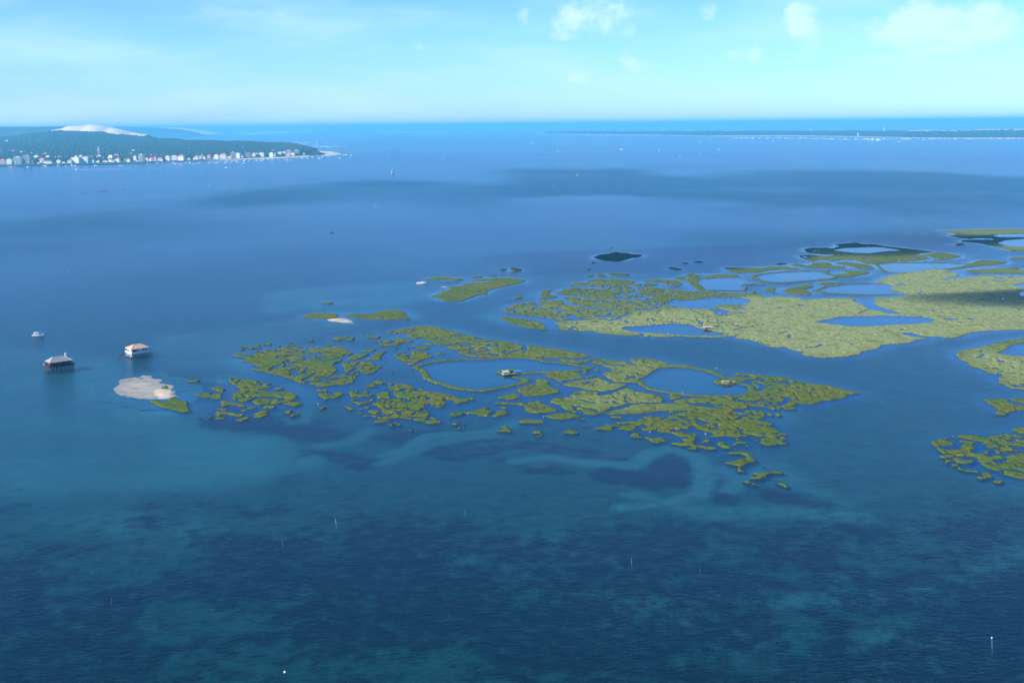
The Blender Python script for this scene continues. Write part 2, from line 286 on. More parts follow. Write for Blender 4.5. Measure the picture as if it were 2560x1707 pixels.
# land: (zone, creek strength 0..1, pale dry grass 0..1, outline)
LAND = [
 ('a', .55, .1, '80,510 150,482 250,490 340,495 400,470 460,450 470,430 540,440 620,430 680,400 760,420 850,400 900,430 1000,410 1100,420 1250,405 1330,400 1420,430 1440,455 1500,475 1440,500 1380,515 1300,535 1200,555 1110,560 1180,575 1260,560 1350,535 1375,545 1340,575 1270,600 1285,630 1310,670 1280,700 1300,715 1400,715 1390,680 1390,650 1360,620 1340,600 1380,580 1440,580 1440,620 1480,570 1600,570 1700,580 1740,600 1760,630 1840,620 1800,650 1760,690 1680,715 1560,730 1510,770 1510,800 1460,830 1350,840 1250,850 1160,860 1050,855 960,845 860,810 760,770 640,735 500,700 400,680 310,660 420,645 440,625 330,620 340,590 280,575 205,575 270,545 240,530 200,530 120,515'),
 ('a', .5, 0, '950,328 1000,318 1055,325 1000,338'), ('a', .3, 0, '740,388 800,378 850,385 800,394'), ('a', .3, 0, '1140,382 1200,372 1290,379 1210,386'),
 ('a', .6, 0, '1250,310 1300,290 1400,290 1450,280 1520,290 1510,310 1480,330 1420,330 1380,315 1320,325 1260,320'),
 ('a', .5, 0, '1630,265 1680,262 1690,280 1740,275 1800,280 1815,290 1780,300 1720,298 1660,292 1635,280'),
 ('a', .4, .1, '1670,340 1800,335 1850,325 1930,330 2000,295 2100,310 2200,330 2150,345 2060,365 2000,385 1900,392 1810,385 1790,370 1850,352 1750,352'),
 ('a', .2, 0, '1940,402 1990,395 2030,405 1990,412'), ('a', .3, 0, '1540,440 1640,440 1720,430 1770,440 1700,460 1600,455'),
 ('a', .2, .1, '1400,550 1440,530 1510,490 1600,485 1690,480 1660,500 1590,530 1540,550 1440,557'),
 ('a', .15, .1, '1620,540 1690,530 1740,490 1770,470 1890,440 1850,480 1810,520 1820,550 1770,553'),
 ('a', 0, 0, '1830,568 1890,566 1860,582'), ('a', 0, 0, '1915,685 1950,668 1975,680 1940,690'),
 ('a', .7, .05, '1440,915 1500,910 1560,900 1520,885 1640,870 1640,850 1720,820 1730,790 1800,800 1890,800 1880,820 1800,840 1780,870 1830,840 1920,825 2060,830 2150,850 2220,880 2306,890 2306,960 2200,980 2150,1000 2100,980 1950,985 1850,975 1750,970 1800,935 1740,890 1700,890 1650,890 1760,900 1790,940 1700,970 1580,980 1460,985'),
 ('a', .9, 0, '1460,1010 1560,995 1700,990 1760,1010 1700,1040 1620,1060 1550,1070 1480,1040'),
 ('a', .7, 0, '1680,1060 1780,1040 1880,1000 2040,980 2180,1010 2320,985 2320,1300 2250,1290 2200,1250 2050,1220 1900,1230 1820,1215 1900,1190 1940,1150 1860,1165 1800,1130 1760,1080'),
 ('a', .5, 0, '1570,1100 1730,1092 1650,1118'), ('a', .8, 0, '1640,1140 1720,1130 1790,1160 1760,1185 1690,1170'),
 ('h', .7, .05, '680,135 760,130 860,140 920,165 960,150 1060,165 1110,190 1200,190 1300,215 1370,245 1400,270 1370,290 1300,295 1230,280 1180,265 1280,310 1400,300 1480,310 1560,340 1610,390 1560,400 1450,400 1370,395 1280,375 1220,370 1150,375 1050,385 980,410 950,435 860,440 800,420 730,405 720,380 760,365 715,345 800,310 850,270 790,240 700,195'),
 ('h', .5, 0, '990,440 1030,415 1120,405 1240,405 1340,410 1380,430 1470,405 1570,405 1560,425 1450,445 1370,450 1350,470 1230,470 1160,465 1100,488 1040,475'),
 ('h', .4, 0, '1410,465 1480,450 1560,445 1630,450 1600,485 1560,510 1510,505 1540,485 1440,480'),
 ('h', .7, 0, '540,440 640,430 720,450 830,460 930,490 900,510 800,500 720,480 620,510 560,500 610,475'), ('h', .6, 0, '490,545 560,530 680,535 740,550 660,560 560,550'),
 ('h', .5, 0, '830,560 870,535 900,550 940,520 1090,515 1060,530 900,560'), ('h', .4, 0, '1140,510 1190,490 1290,490 1320,505 1270,530 1180,540 1110,555 1240,570 1180,590 1060,585 1130,540'),
 ('h', .8, 0, '400,595 440,585 540,590 640,585 700,580 780,590 820,605 910,600 880,630 800,640 730,615 600,605'), ('h', .6, 0, '960,600 1050,590 1180,600 1290,600 1200,615 1120,640 1090,660 1050,645 930,645 1040,635 1060,615'),
 ('h', 0, 0, '500,655 580,643 670,655 640,672 540,670'), ('h', 0, 0, '740,675 830,668 910,690 850,700 760,687'), ('h', .3, 0, '1000,776 1100,773 1270,786 1180,793'),
 ('h', .2, 0, '1440,590 1500,593 1480,612'), ('h', .2, 0, '1790,290 1900,283 2040,285 1970,300 1870,310'),
 ('h', .35, 0, '1835,330 1900,325 2000,325 2010,345 2040,320 2195,310 2195,350 2130,390 2040,405 1990,400 1960,430 1900,430 1930,410 1880,370'), ('h', 0, 0, '2040,430 2160,420 2090,439'), ('h', .3, 0, '1900,510 2000,490 1960,515 1900,540 1840,540'),
 ('h', 0, .1, '135,180 180,160 290,150 325,165 280,180 190,188'), ('h', 0, 0, '418,104 440,97 466,104 440,111'),
 ('h', .35, 0, '240,355 300,330 400,325 470,318 490,330 420,340 440,355 540,340 590,330 600,305 520,305 450,270 520,250 620,255 655,285 620,310 600,350 600,400 550,405 490,405 470,385 380,390 290,375'),
 ('h', .4, 0, '0,400 40,430 160,432 178,450 120,470 60,462 60,495 0,470'), ('h', .3, 0, '40,575 120,552 205,560 190,572 90,580'),
 ('j', .35, .05, '683,190 720,183 760,197 775,180 800,170 830,185 870,200 860,215 880,235 830,240 790,228 740,218'), ('j', .3, .1, '733,128 765,116 780,132 760,138'),
 ('d', .3, 0, '125,520 160,495 200,480 260,485 340,480 420,490 410,510 440,525 330,530 240,525 150,522'),
 ('d', .3, 0, '480,500 530,488 620,490 700,490 760,470 800,460 910,450 960,462 990,480 1000,510 1040,527 960,530 850,538 740,535 640,528 560,520 500,510'),
 ('d', .1, 0, '265,397 320,388 390,395 330,405'), ('d', .2, .1, '1150,197 1200,185 1260,178 1350,180 1480,195 1420,205 1300,200 1220,203'),
 ('d', .3, .1, '1460,235 1560,225 1640,225 1700,215 1780,195 1860,185 1990,205 1995,215 1920,235 1840,255 1720,275 1670,300 1680,315 1590,330 1500,365 1460,380 1360,383 1300,370 1250,350 1200,335 1280,325 1270,300 1350,290 1370,275 1340,262 1440,255 1480,250'),
 ('d', .7, 0, '1535,205 1590,195 1700,190 1790,180 1830,190 1740,205 1620,210'), ('d', .2, 0, '1540,175 1600,168 1640,172 1580,180'), ('d', .2, 0, '1690,170 1780,155 1720,173'),
 ('d', .1, 0, '1770,115 1810,103 1850,115 1800,125'), ('d', .2, 0, '1860,105 1900,98 1970,115 1930,128 1920,140 1860,140 1900,125'),
 ('d', 0, 0, '1895,360 1920,340 1970,332 1975,348 1930,360'), ('d', 0, 0, '1855,377 1868,364 1882,372'),
 ('e', .4, .2, '100,675 160,668 260,680 350,690 450,710 495,740 512,778 430,770 330,755 220,730 130,695'),
 ('e', .7, .25, '135,605 160,575 300,550 420,538 560,525 640,525 690,555 760,578 850,592 980,600 1100,620 1300,640 1300,690 1100,690 860,678 700,688 640,692 500,675 380,660 240,645 170,625'),
 ('e', .7, .25, '640,500 700,492 850,500 1000,508 1230,522 1400,520 1700,540 1800,640 1300,660 980,588 850,575 760,558 700,545 660,515'),
 ('e', .7, .15, '590,470 600,450 650,440 640,425 760,415 900,420 1000,432 960,400 850,400 690,390 760,370 850,365 860,350 950,340 1070,338 1180,345 1280,360 1240,380 1480,378 1430,395 1340,400 1500,420 1700,440 1900,455 2100,460 2360,465 2420,640 1900,680 1500,640 1400,520 1230,510 1000,500 850,488 700,478'),
 ('e', .45, .6, '560,712 640,703 760,703 860,690 1100,690 1300,640 1500,600 1900,600 2352,600 2420,880 2352,890 2300,870 2250,860 2150,850 2120,830 2050,840 1880,845 1620,835 1550,840 1380,838 1320,825 1220,828 1060,815 960,805 900,785 770,790 700,785 600,770 615,740'),
 ('e', .3, .1, '450,505 465,440 520,430 600,435 580,460 540,470 620,485 580,500 490,510'), ('e', 0, .1, '700,555 730,548 765,565 720,572'), ('e', 0, .1, '770,573 810,578 790,592'),
 ('e', .4, 0, '1340,360 1430,345 1530,345 1640,350 1690,385 1640,402 1560,392 1470,372 1390,368'),
 ('e', .6, 0, '1600,330 1680,318 1720,308 1730,288 1780,294 1830,306 1900,310 1980,298 2150,300 2190,320 2100,322 1820,335 1800,372 1880,432 1990,440 1960,452 1830,440 1760,395 1735,360 1640,345'),
 ('e', .1, 0, '855,308 890,303 930,307 890,313'), ('e', .1, 0, '945,293 1010,298 1030,310 960,320'), ('e', .3, 0, '1030,297 1080,288 1150,290 1240,298 1200,307 1080,309'),
 ('e', .4, 0, '910,150 960,130 1040,120 1100,105 1150,112 1210,115 1250,125 1335,130 1310,150 1240,155 1200,170 1140,185 1040,183 970,172'),
 ('e', 0, 0, '885,197 910,193 935,197 908,201'), ('e', 0, 0, '848,255 870,250 895,255 870,259'), ('e', .4, 0, '1550,240 1600,236 1680,252 1640,261 1580,250'), ('e', 0, 0, '1675,202 1705,198 1740,201 1705,206'), ('e', 0, 0, '1770,190 1820,185 1872,189 1820,196'),
 ('e', .3, 0, '2040,245 2080,237 2160,240 2352,243 2420,262 2352,282 2200,286 2070,275 2110,265'), ('e', .2, 0, '1040,68 1060,63 1080,70 1058,74'),
 ('f', .2, .3, '1620,62 1740,55 1900,50 2080,45 2352,45 2700,45 2700,250 2352,235 2250,232 2190,215 2050,185 1960,165 1800,150 1830,140 2000,135 2100,140 2070,125 1900,130 1800,120 1700,100 1780,95 1720,75'),
 ('f', 0, 0, '1755,177 1795,169 1842,179 1790,187'), ('f', .1, .1, '2220,293 2290,286 2600,288 2600,306 2260,305'),
 ('f', .4, .15, '445,220 500,208 640,207 700,212 760,190 710,178 800,170 900,163 960,175 1060,178 1180,198 1300,210 1420,222 1580,245 1480,250 1420,265 1500,280 1540,300 1400,320 1200,330 1050,345 980,345 940,325 880,310 800,310 700,320 600,310 520,325 420,290 410,275 500,270 640,280 760,265 640,265 560,255 480,245'),
 ('f', .2, .05, '1450,268 1520,262 1600,245 1700,255 1820,278 1740,300 1620,310 1560,295 1520,275'), ('f', .2, .1, '200,345 260,336 312,345 240,353'), ('f', .2, .1, '335,355 400,343 465,360 380,370'),
 ('f', .3, .15, '410,370 520,355 510,342 580,330 670,335 700,360 800,365 810,382 700,385 520,382'), ('f', .3, .15, '715,340 800,331 900,338 960,350 1030,365 1065,385 1000,393 900,382 860,367 780,352'),
 ('f', .3, 0, '0,395 100,385 150,368 220,370 300,372 420,388 320,395 240,392 160,402 60,416 0,420'),
 ('f', .2, .1, '600,403 680,408 660,425 720,440 780,432 840,437 790,405 860,407 1000,411 1022,425 960,441 860,461 740,467 650,486 560,492'),
 ('f', .2, .2, '1820,345 1920,340 1930,322 1990,313 2100,319 2200,327 2207,340 2120,353 2000,360 1900,374 1760,388 1680,397'),
 ('f', .2, .1, '260,580 300,560 400,540 500,529 542,540 460,570 500,590 520,600 500,613 400,611 310,598'), ('f', .1, .2, '560,515 640,504 820,511 700,522 640,531'),
 ('f', .1, .1, '112,565 150,548 212,555 190,582 130,576'), ('f', 0, .1, '0,583 52,590 0,602'),
 ('f', .25, .85, '1080,500 1180,455 1300,430 1480,405 1600,390 1680,398 1700,405 1800,440 1760,460 1620,465 1690,480 1850,465 2000,450 2352,455 2750,455 2750,915 2352,915 2200,915 2050,925 1900,940 1830,965 1730,988 1600,975 1470,970 1400,945 1280,935 1200,910 1240,920 1330,965 1420,980 1540,993 1430,1005 1370,1030 1250,1035 1130,1045 1090,1085 960,1100 940,1130 800,1150 600,1160 420,1130 450,1110 310,1085 300,1060 220,1075 130,1055 60,1025 0,1000 -40,985 -40,620 0,620 100,640 240,625 400,640 440,655 640,648 860,640 900,645 880,670 970,700 1000,735 1140,760 1180,780 1300,775 1200,745 1080,710 1050,690 1070,670 1060,640 1200,640 1340,620 1360,605 1220,580 1200,550 1220,530 1140,515 1060,515'),
 ('f', .2, .3, '1840,405 1900,398 2050,390 2200,380 2310,372 2320,385 2250,392 2352,398 2700,400 2700,432 2200,432 2050,428 1900,420'),
 ('g', .35, .55, '480,255 520,215 600,195 690,190 760,165 860,135 960,115 1120,95 1350,70 1350,120 1120,140 1020,155 960,200 870,235 940,250 1060,262 1120,262 1350,262 1350,620 1120,578 1040,572 950,547 940,522 850,510 890,505 880,470 920,440 890,410 880,430 800,430 750,400 730,380 640,370 580,335 620,320 530,300'),
 ('g', .5, .1, '735,672 800,660 860,668 960,658 1120,655 1350,655 1350,760 1120,770 1060,778 1000,785 960,815 880,812 830,800 870,770 860,740 800,710'),
 ('g', .7, 0, '265,1050 340,1035 430,1005 540,990 600,995 700,1000 800,1005 900,1000 960,985 1030,1000 1120,1005 1350,1010 1350,1440 1120,1410 1000,1385 880,1355 870,1330 790,1315 700,1260 690,1200 560,1195 500,1195 450,1175 380,1175 260,1110'),
 ('g', .2, 0, '980,950 1040,935 1120,928 1350,920 1350,1000 1120,993 1050,970'), ('g', 0, 0, '170,1103 190,1092 212,1103 190,1112'), ('g', 0, 0, '805,973 825,968 840,974 822,979'),
 ('b', .5, .2, '0,210 80,190 200,165 270,160 290,142 420,138 570,152 600,170 760,215 900,245 1060,272 1180,285 1320,315 1340,322 1420,325 1600,350 1800,380 2000,420 2035,437 1950,450 1800,447 1650,452 1480,452 1300,442 1200,442 1060,450 940,440 850,435 740,410 730,385 800,375 680,375 610,350 640,335 720,325 620,332 500,320 480,290 400,265 370,250 300,265 210,230 300,195 180,210 100,215'),
 ('b', .3, .1, '210,328 330,330 445,345 440,360 340,365 300,340'), ('b', .1, .1, '365,310 430,303 490,320 440,327'), ('b', 0, 0, '85,342 120,337 155,344 120,349'), ('b', 0, 0, '205,352 230,347 258,353 230,358'),
 ('b', .6, .1, '88,430 150,400 260,390 380,382 430,400 440,420 515,440 420,455 360,480 280,515 230,515 200,490 130,455'), ('b', .2, 0, '505,395 540,393 560,408 615,412 560,421 520,410'),
 ('b', .3, .3, '1580,630 1600,600 1700,590 1800,590 1900,590 1960,650 1880,660 1780,670 1720,690 1680,660 1620,640'), ('b', .1, .1, '1700,465 1760,458 1880,470 1970,480 1940,505 1840,500 1740,485'),
 ('b', .2, .25, '2030,490 2080,478 2140,488 2180,518 2352,540 2352,595 2300,560 2220,550 2120,520 2060,505'), ('b', .3, .45, '2125,605 2200,590 2250,565 2300,580 2352,590 2352,690 2260,680 2180,640'),
 ('b', 0, .2, '1935,592 1980,572 2022,580 1970,603'), ('b', 0, .1, '2045,570 2085,560 2122,570 2085,580'),
 ('b', .3, .2, '1300,760 1360,735 1440,710 1500,695 1480,670 1500,655 1600,665 1635,690 1600,700 1640,720 1660,750 1720,760 1725,785 1650,805 1540,825 1440,825 1380,820 1370,800 1330,790'),
 ('b', .2, .1, '1090,845 1180,820 1240,805 1290,800 1310,815 1360,830 1320,850 1240,862 1180,850'),
 ('b', .3, .35, '1740,715 1800,690 1900,670 1960,665 2000,640 1990,630 2080,625 2130,650 2180,680 2250,700 2352,705 2352,740 2230,770 2150,780 2110,755 2080,770 1980,760 1880,735 1800,725'),
 ('b', .4, .05, '1065,888 1150,885 1320,890 1430,880 1540,885 1600,920 1660,935 1730,975 1600,985 1480,990 1420,985 1380,950 1390,930 1320,910 1200,905 1100,898'),
 ('b', .4, .3, '1630,890 1660,850 1740,835 1820,840 1820,820 1870,775 1960,775 2120,790 2100,820 2220,810 2352,750 2352,920 2230,930 2200,960 2100,1010 2040,1015 1960,1000 1850,980 1790,970 1720,910'),
 ('b', .3, 0, '1505,1022 1600,1015 1700,990 1800,985 1860,1000 1950,1022 1860,1040 1740,1055 1640,1050 1600,1030'), ('b', 0, 0, '1840,1055 1930,1042 2052,1038 1940,1054'),
 ('b', .2, .05, '2155,995 2250,965 2352,950 2352,1000 2200,1007'), ('b', .2, 0, '2170,1025 2352,1018 2352,1045 2280,1047'), ('b', 0, 0, '1488,876 1520,865 1555,875 1520,887'),
 ('b', .3, 0, '1290,1070 1380,1055 1500,1060 1560,1055 1580,1085 1500,1095 1340,1088'), ('b', .6, 0, '640,985 700,985 800,980 880,965 960,940 1050,932 1000,955 1080,975 1030,1000 1040,1020 940,1020 870,990 780,1000 700,1035 650,1010'),
 ('b', .5, 0, '1040,1020 1100,1000 1120,965 1200,960 1240,975 1200,1005 1100,1030'), ('b', .2, 0, '1085,940 1180,930 1230,950 1150,944'),
 ('b', .5, .05, '-60,700 100,700 200,705 280,730 300,755 400,775 560,795 620,805 700,830 780,850 860,835 900,850 840,875 760,890 730,905 670,890 700,870 600,870 610,895 580,940 430,935 480,900 400,910 250,930 100,945 -60,930'),
 ('b', .7, 0, '-60,960 100,940 250,945 440,970 440,1000 470,1030 580,1080 480,1100 360,1100 300,1060 190,1030 60,1030 -60,1050'),
 ('c', .3, .4, '235,135 370,122 450,130 580,165 600,178 740,180 880,215 980,235 1060,265 1060,285 960,255 880,225 800,210 640,195 540,205 470,230 440,255 380,290 340,300 330,325 300,335 130,330 60,290 10,255 80,240 130,220 180,250 160,230 0,180 0,150 60,175 150,195 250,175 340,195 270,150'),
 ('c', 0, .3, '40,145 120,146 240,155 200,180 110,178'), ('c', .2, .1, '1080,290 1160,290 1200,280 1220,290 1380,295 1360,305 1240,315 1140,310'),
 ('c', .45, .12, '1155,262 1180,250 1300,262 1420,275 1560,285 1720,315 1770,335 1940,355 2060,380 2140,410 2270,425 2180,432 2130,440 2140,465 1990,490 1920,490 1920,505 1810,525 1720,515 1680,540 1690,560 1560,570 1480,565 1420,540 1300,540 1130,550 1000,545 940,520 880,505 760,520 640,510 630,495 750,475 860,460 1030,460 1200,455 1290,435 1320,400 1380,390 1290,335 1330,320 1440,320 1420,300 1300,280'),
 ('c', .1, .35, '580,460 620,430 730,460 640,480'), ('c', .2, .4, '-20,345 60,335 180,340 250,355 180,375 90,395 30,412 -20,405'),
 ('c', .4, .4, '-20,465 60,440 160,410 240,380 270,400 350,395 300,410 400,420 570,465 540,505 400,510 260,515 120,540 60,560 -20,595'),
 ('c', .3, .35, '40,605 160,575 280,525 440,518 620,515 760,525 900,540 1000,560 940,590 820,565 640,585 630,575 500,580 430,590 340,605 240,605 130,608'),
 ('c', .75, 0, '600,620 720,590 820,560 950,560 1100,555 1250,570 1400,575 1440,610 1420,640 1350,655 1480,675 1500,700 1440,715 1540,735 1560,765 1480,790 1600,805 1615,830 1560,860 1500,880 1400,875 1340,840 1250,830 1200,835 1100,805 1050,790 960,795 940,805 1000,790 900,740 850,740 820,710 900,690 980,690 840,650 700,665 600,640 470,650 340,650 480,632 600,636'),
 ('c', .5, 0, '370,690 430,675 570,670 580,695 500,710 520,730 440,755 390,750 350,735 430,715'), ('c', .4, 0, '600,665 700,660 800,665 700,690 720,740 660,745 620,720'), ('c', .3, 0, '720,715 800,680 820,700 760,735'),
 ('c', .1, 0, '610,775 690,766 802,790 700,805'), ('c', .2, 0, '845,852 900,830 1000,823 940,846 860,857'),
 ('c', .4, 0, '1060,1030 1140,1015 1240,990 1280,975 1220,950 1120,950 1080,940 1160,930 1250,925 1310,960 1340,990 1365,1010 1290,1030 1230,1060 1130,1050'),
 ('c', .1, 0, '715,870 780,860 825,870 770,884'), ('c', .3, 0, '705,900 800,893 865,878 830,912'), ('c', .5, 0, '1000,868 1060,855 1150,900 1080,908'), ('c', .2, 0, '505,832 595,808 565,828'), ('c', 0, 0, '1508,610 1545,597 1582,610 1550,630'),
]
# islets too small to outline one by one: (zone, density, outline of the area they stand in)
SCATTER = [('c', .42, '0,650 300,630 600,650 830,700 900,760 1020,860 1120,900 900,930 600,860 380,835 180,770 0,745'), ('c', .3, '1230,1090 1400,1080 1600,1150 1620,1230 1480,1210 1250,1170'),
 ('b', .32, '1080,1120 1300,1130 1700,1120 2100,1120 2352,1150 2352,1230 1900,1230 1500,1190 1100,1200'), ('a', .4, '150,420 380,395 640,370 860,372 900,400 700,400 480,425 300,450'),
 ('h', .4, '380,560 700,540 1000,600 1300,640 1250,680 900,680 600,650 380,625'), ('a', .42, '1450,1060 1750,1100 1850,1200 2250,1280 2200,1330 1800,1280 1600,1200 1450,1150'), ('b', .35, '-20,1050 200,1080 500,1110 780,1090 700,1130 300,1150 -20,1110'),
 ('g', .35, '240,1100 480,1190 700,1270 860,1370 1000,1420 820,1420 560,1300 300,1190'), ('k', .22, '2220,1000 2300,1040 2420,1090 2420,1160 2330,1150 2250,1090'), ('c', .35, '640,590 900,560 1300,560 1440,600 1420,720 1560,770 1600,860 1300,860 1050,830 850,760 700,690'),
 ('h', .3, '1400,480 1620,470 1560,600 1440,620 1380,560')]
POND = [('e', '1800,370 1830,340 1980,328 2120,325 2200,335 2330,375 2210,390 2230,410 2210,435 2060,435 1880,430'), ('e', '1505,560 1560,540 1680,522 1780,515 1960,498 2200,500 2280,520 2240,550 2100,565 1980,570 1950,595 1750,595 1600,575'),
 ('e', '1145,770 1200,750 1350,740 1500,730 1640,725 1760,735 1850,770 1930,780 2045,815 2030,828 1800,830 1600,820 1400,805 1250,795'),
 ('f', '2075,98 2150,88 2352,85 2600,85 2600,115 2352,115 2130,115'), ('f', '2120,165 2200,140 2352,128 2600,125 2600,205 2352,200 2200,190'), ('f', '1870,132 1960,122 2040,125 2000,138'),
 ('f', '700,225 800,207 1000,200 1120,200 1220,215 1300,232 1180,235 1000,255 850,248 740,238'), ('f', '20,455 120,430 300,415 500,408 600,412 640,430 720,455 680,470 520,485 300,502 150,500 60,480'),
 ('f', '1080,350 1200,338 1450,335 1700,338 1880,350 1850,360 1760,378 1650,385 1540,390 1450,410 1300,420 1180,418 1130,395'), ('f', '575,575 640,548 800,525 1000,517 1150,518 1215,540 1190,570 1340,602 1100,608 850,605 680,595'),
 ('f', '545,850 650,825 800,800 1000,795 1250,795 1450,800 1540,815 1585,830 1540,855 1400,865 1200,875 1000,888 850,885 700,870'), ('f', '1640,822 1720,814 1820,828 1700,834'), ('f', '1838,821 1900,816 1972,822 1900,831'), ('f', '1250,522 1300,513 1352,528 1280,537'),
 ('f', '2265,525 2352,512 2500,512 2500,548 2290,543'), ('f', '2310,590 2352,583 2500,580 2500,645 2320,622'), ('f', '1985,512 2030,503 2036,515'), ('f', '2105,466 2160,460 2200,476 2140,478'),
 ('f', '835,1040 865,1032 892,1040 865,1046'), ('f', '390,700 430,695 472,703 430,708'), ('f', '230,722 246,712 260,726 246,738'), ('f', '725,707 745,700 768,708 745,713'),
 ('g', '870,238 960,203 1025,158 1120,142 1350,122 1350,258 1120,257 1060,257 940,246'), ('c', '345,305 400,280 470,235 540,205 660,197 800,205 920,225 1020,265 1080,295 1040,310 985,320 985,335 1060,348 1150,345 1230,350 1300,370 1300,405 1260,435 1150,450 1020,450 850,440 680,425 530,405 420,370 360,335'),
 ('b', '320,553 380,518 470,497 600,479 800,469 1000,466 1150,455 1220,450 1450,455 1600,494 1780,508 1900,528 2025,548 1950,566 1830,576 1600,586 1370,594 1270,640 1330,655 1330,690 1200,728 980,765 860,760 720,742 600,708 480,672 425,640 405,606 375,568'),
 ('g', '530,250 545,240 560,255 545,268'), ('g', '865,197 885,191 912,199 885,206'), ('g', '712,265 740,245 750,250 722,275'), ('g', '755,332 775,320 782,330 765,340'), ('g', '1030,282 1060,277 1090,284 1060,290')]
# creeks: (zone, width in metres, line)
CREEK = [('a', 3.2, '800,495 900,500 1000,525 1040,542'), ('a', 2.2, '640,530 850,548 960,555'), ('a', 2.2, '740,500 640,515 620,530'), ('a', 2.5, '920,790 990,750 1010,738'), ('b', 1.8, '610,332 800,307 950,292 1080,284'), ('a', 2, '1230,740 1320,760 1400,770'),
 ('b', 1.6, '1200,415 1290,385 1370,360'), ('b', 2.5, '1380,330 1385,385'), ('b', 3, '950,360 990,350 1040,375'), ('b', 2.5, '880,350 840,375 800,372'),
 ('e', 4.5, '640,425 570,440 545,465 620,486 640,500 700,485 850,494 1000,504 1230,516 1330,505'), ('e', 5, '500,512 660,512 690,550 760,567 850,583 980,593'), ('e', 4, '400,662 500,682 640,698 760,694 860,684'), ('e', 3.5, '880,405 980,410 1040,405 1000,430 880,437'),
 ('e', 3.5, '1060,698 1130,684 1150,665 1210,645 1230,630'), ('e', 2.5, '1210,720 1195,700'), ('e', 5, '1230,520 1260,500 1310,495 1345,512'), ('e', 4, '1405,540 1470,530'), ('e', 6, '1410,560 1480,572'), ('e', 3, '1390,612 1430,592 1490,588'), ('e', 3, '1065,603 1100,600'),
 ('e', 1.6, '1640,690 1700,680 1800,690 1850,720 1850,745'), ('e', 1.5, '1830,670 1990,665 2130,640 2200,635'), ('e', 2.5, '900,710 950,705'), ('e', 1.5, '2130,780 2200,760 2352,735'), ('e', 3, '1500,388 1600,410 1700,430 1800,438'), ('e', 2.5, '1480,372 1350,392'), ('e', 6, '1330,365 1480,372 1560,402 1680,412'),
 ('f', 2.4, '1350,606 1450,608 1472,590'), ('f', 1.5, '1460,612 1600,625 1730,635 1900,640 2150,655 2185,638'), ('f', 1.4, '920,775 1000,745 1060,740'), ('f', 1.4, '230,950 310,930'), ('f', 1.6, '470,1075 560,1065 612,1043'), ('f', 1.2, '1500,747 1620,742'), ('f', 2.2, '2100,460 2250,480 2352,510'),
 ('f', 1.2, '2480,690 2300,700'), ('f', 2, '320,985 325,965'), ('f', 1.3, '1290,925 1310,912'), ('f', 2.5, '1350,618 1200,637'), ('c', 3.5, '1285,330 1380,345 1412,372 1370,402'), ('c', 3, '1590,460 1640,470 1600,500 1578,522'), ('c', 2.2, '940,522 1020,530'), ('c', 1.5, '350,190 400,185 470,212'), ('c', 2, '340,270 375,275'),
 ('c', 2.5, '560,470 590,455'), ('g', 2, '700,280 745,245'), ('g', 1.6, '880,408 960,420 1030,425'), ('g', 4, '440,1050 520,1075 480,1110'), ('g', 5, '700,1090 720,1130 680,1160'), ('b', 3.2, '2080,640 1990,660'), ('b', 2.2, '1930,860 2000,880 2080,895'), ('f', 2, '940,325 1020,300 1060,298')]
# narrow banks and dikes: (zone, width in metres, line)
DIKE = [('b', 3.0, '300,550 370,515 460,495 600,475 800,465 1000,462 1150,450 1220,445 1450,450 1500,465'), ('b', 2.0, '1480,458 1600,490 1780,505 1900,525 2035,548'), ('b', 2.6, '2035,548 1950,570 1830,580 1600,590 1370,597 1290,595'),
 ('b', 2.4, '1270,640 1330,650'), ('b', 4.5, '1330,648 1385,660 1405,672 1370,695'), ('b', 3.2, '1390,685 1330,705 1200,735 980,772 860,768 720,750 600,715 480,680 420,645 400,610 370,570 330,555'),
 ('b', 3.0, '1970,490 2000,475 2100,462 2180,475 2230,492 2352,495'), ('b', 5, '2230,495 2290,508 2352,505'), ('c', 2.6, '335,325 380,360 430,390 520,410 640,427 800,447 1020,455 1180,452 1270,440 1310,400 1310,370 1230,348'), ('c', 2.4, '540,203 640,194 800,207 900,222 1000,258 1080,295'),
 ('e', 2.4, '1145,772 1250,800 1400,810 1600,826 1800,835 2040,832'), ('e', 2.4, '1800,370 1820,338 1980,326 2120,323'), ('e', 2.4, '1800,372 1880,434 2060,438 2215,438 2232,412'), ('e', 3, '2200,392 2330,380 2360,385'),
 ('f', 2.8, '20,457 60,484 150,505 300,508 520,490 690,472'), ('f', 2.8, '10,452 120,427 300,412 500,405 610,409'), ('f', 2.6, '1075,350 1130,398 1180,421 1300,423 1450,413 1540,393'), ('f', 2.4, '1075,349 1200,335 1450,332 1700,335 1885,349 1850,362 1760,381 1680,390'),
 ('f', 4.5, '545,578 680,600 850,611 1100,613 1350,605'), ('f', 3.2, '560,572 640,543 800,521 1000,514 1150,515'), ('f', 2.6, '700,230 850,252 1000,258 1180,240'), ('f', 3, '-60,520 40,515 100,520')]
# patches standing in ponds
ISLET = [('b', '1095,595 1130,572 1250,558 1330,573 1375,597 1310,612 1250,624 1160,613'), ('c', '975,325 1010,310 1100,303 1180,308 1235,335 1180,345 1080,353 1010,347'), ('e', '1950,590 1985,568 2060,560 2130,566 2180,575 2100,600')]
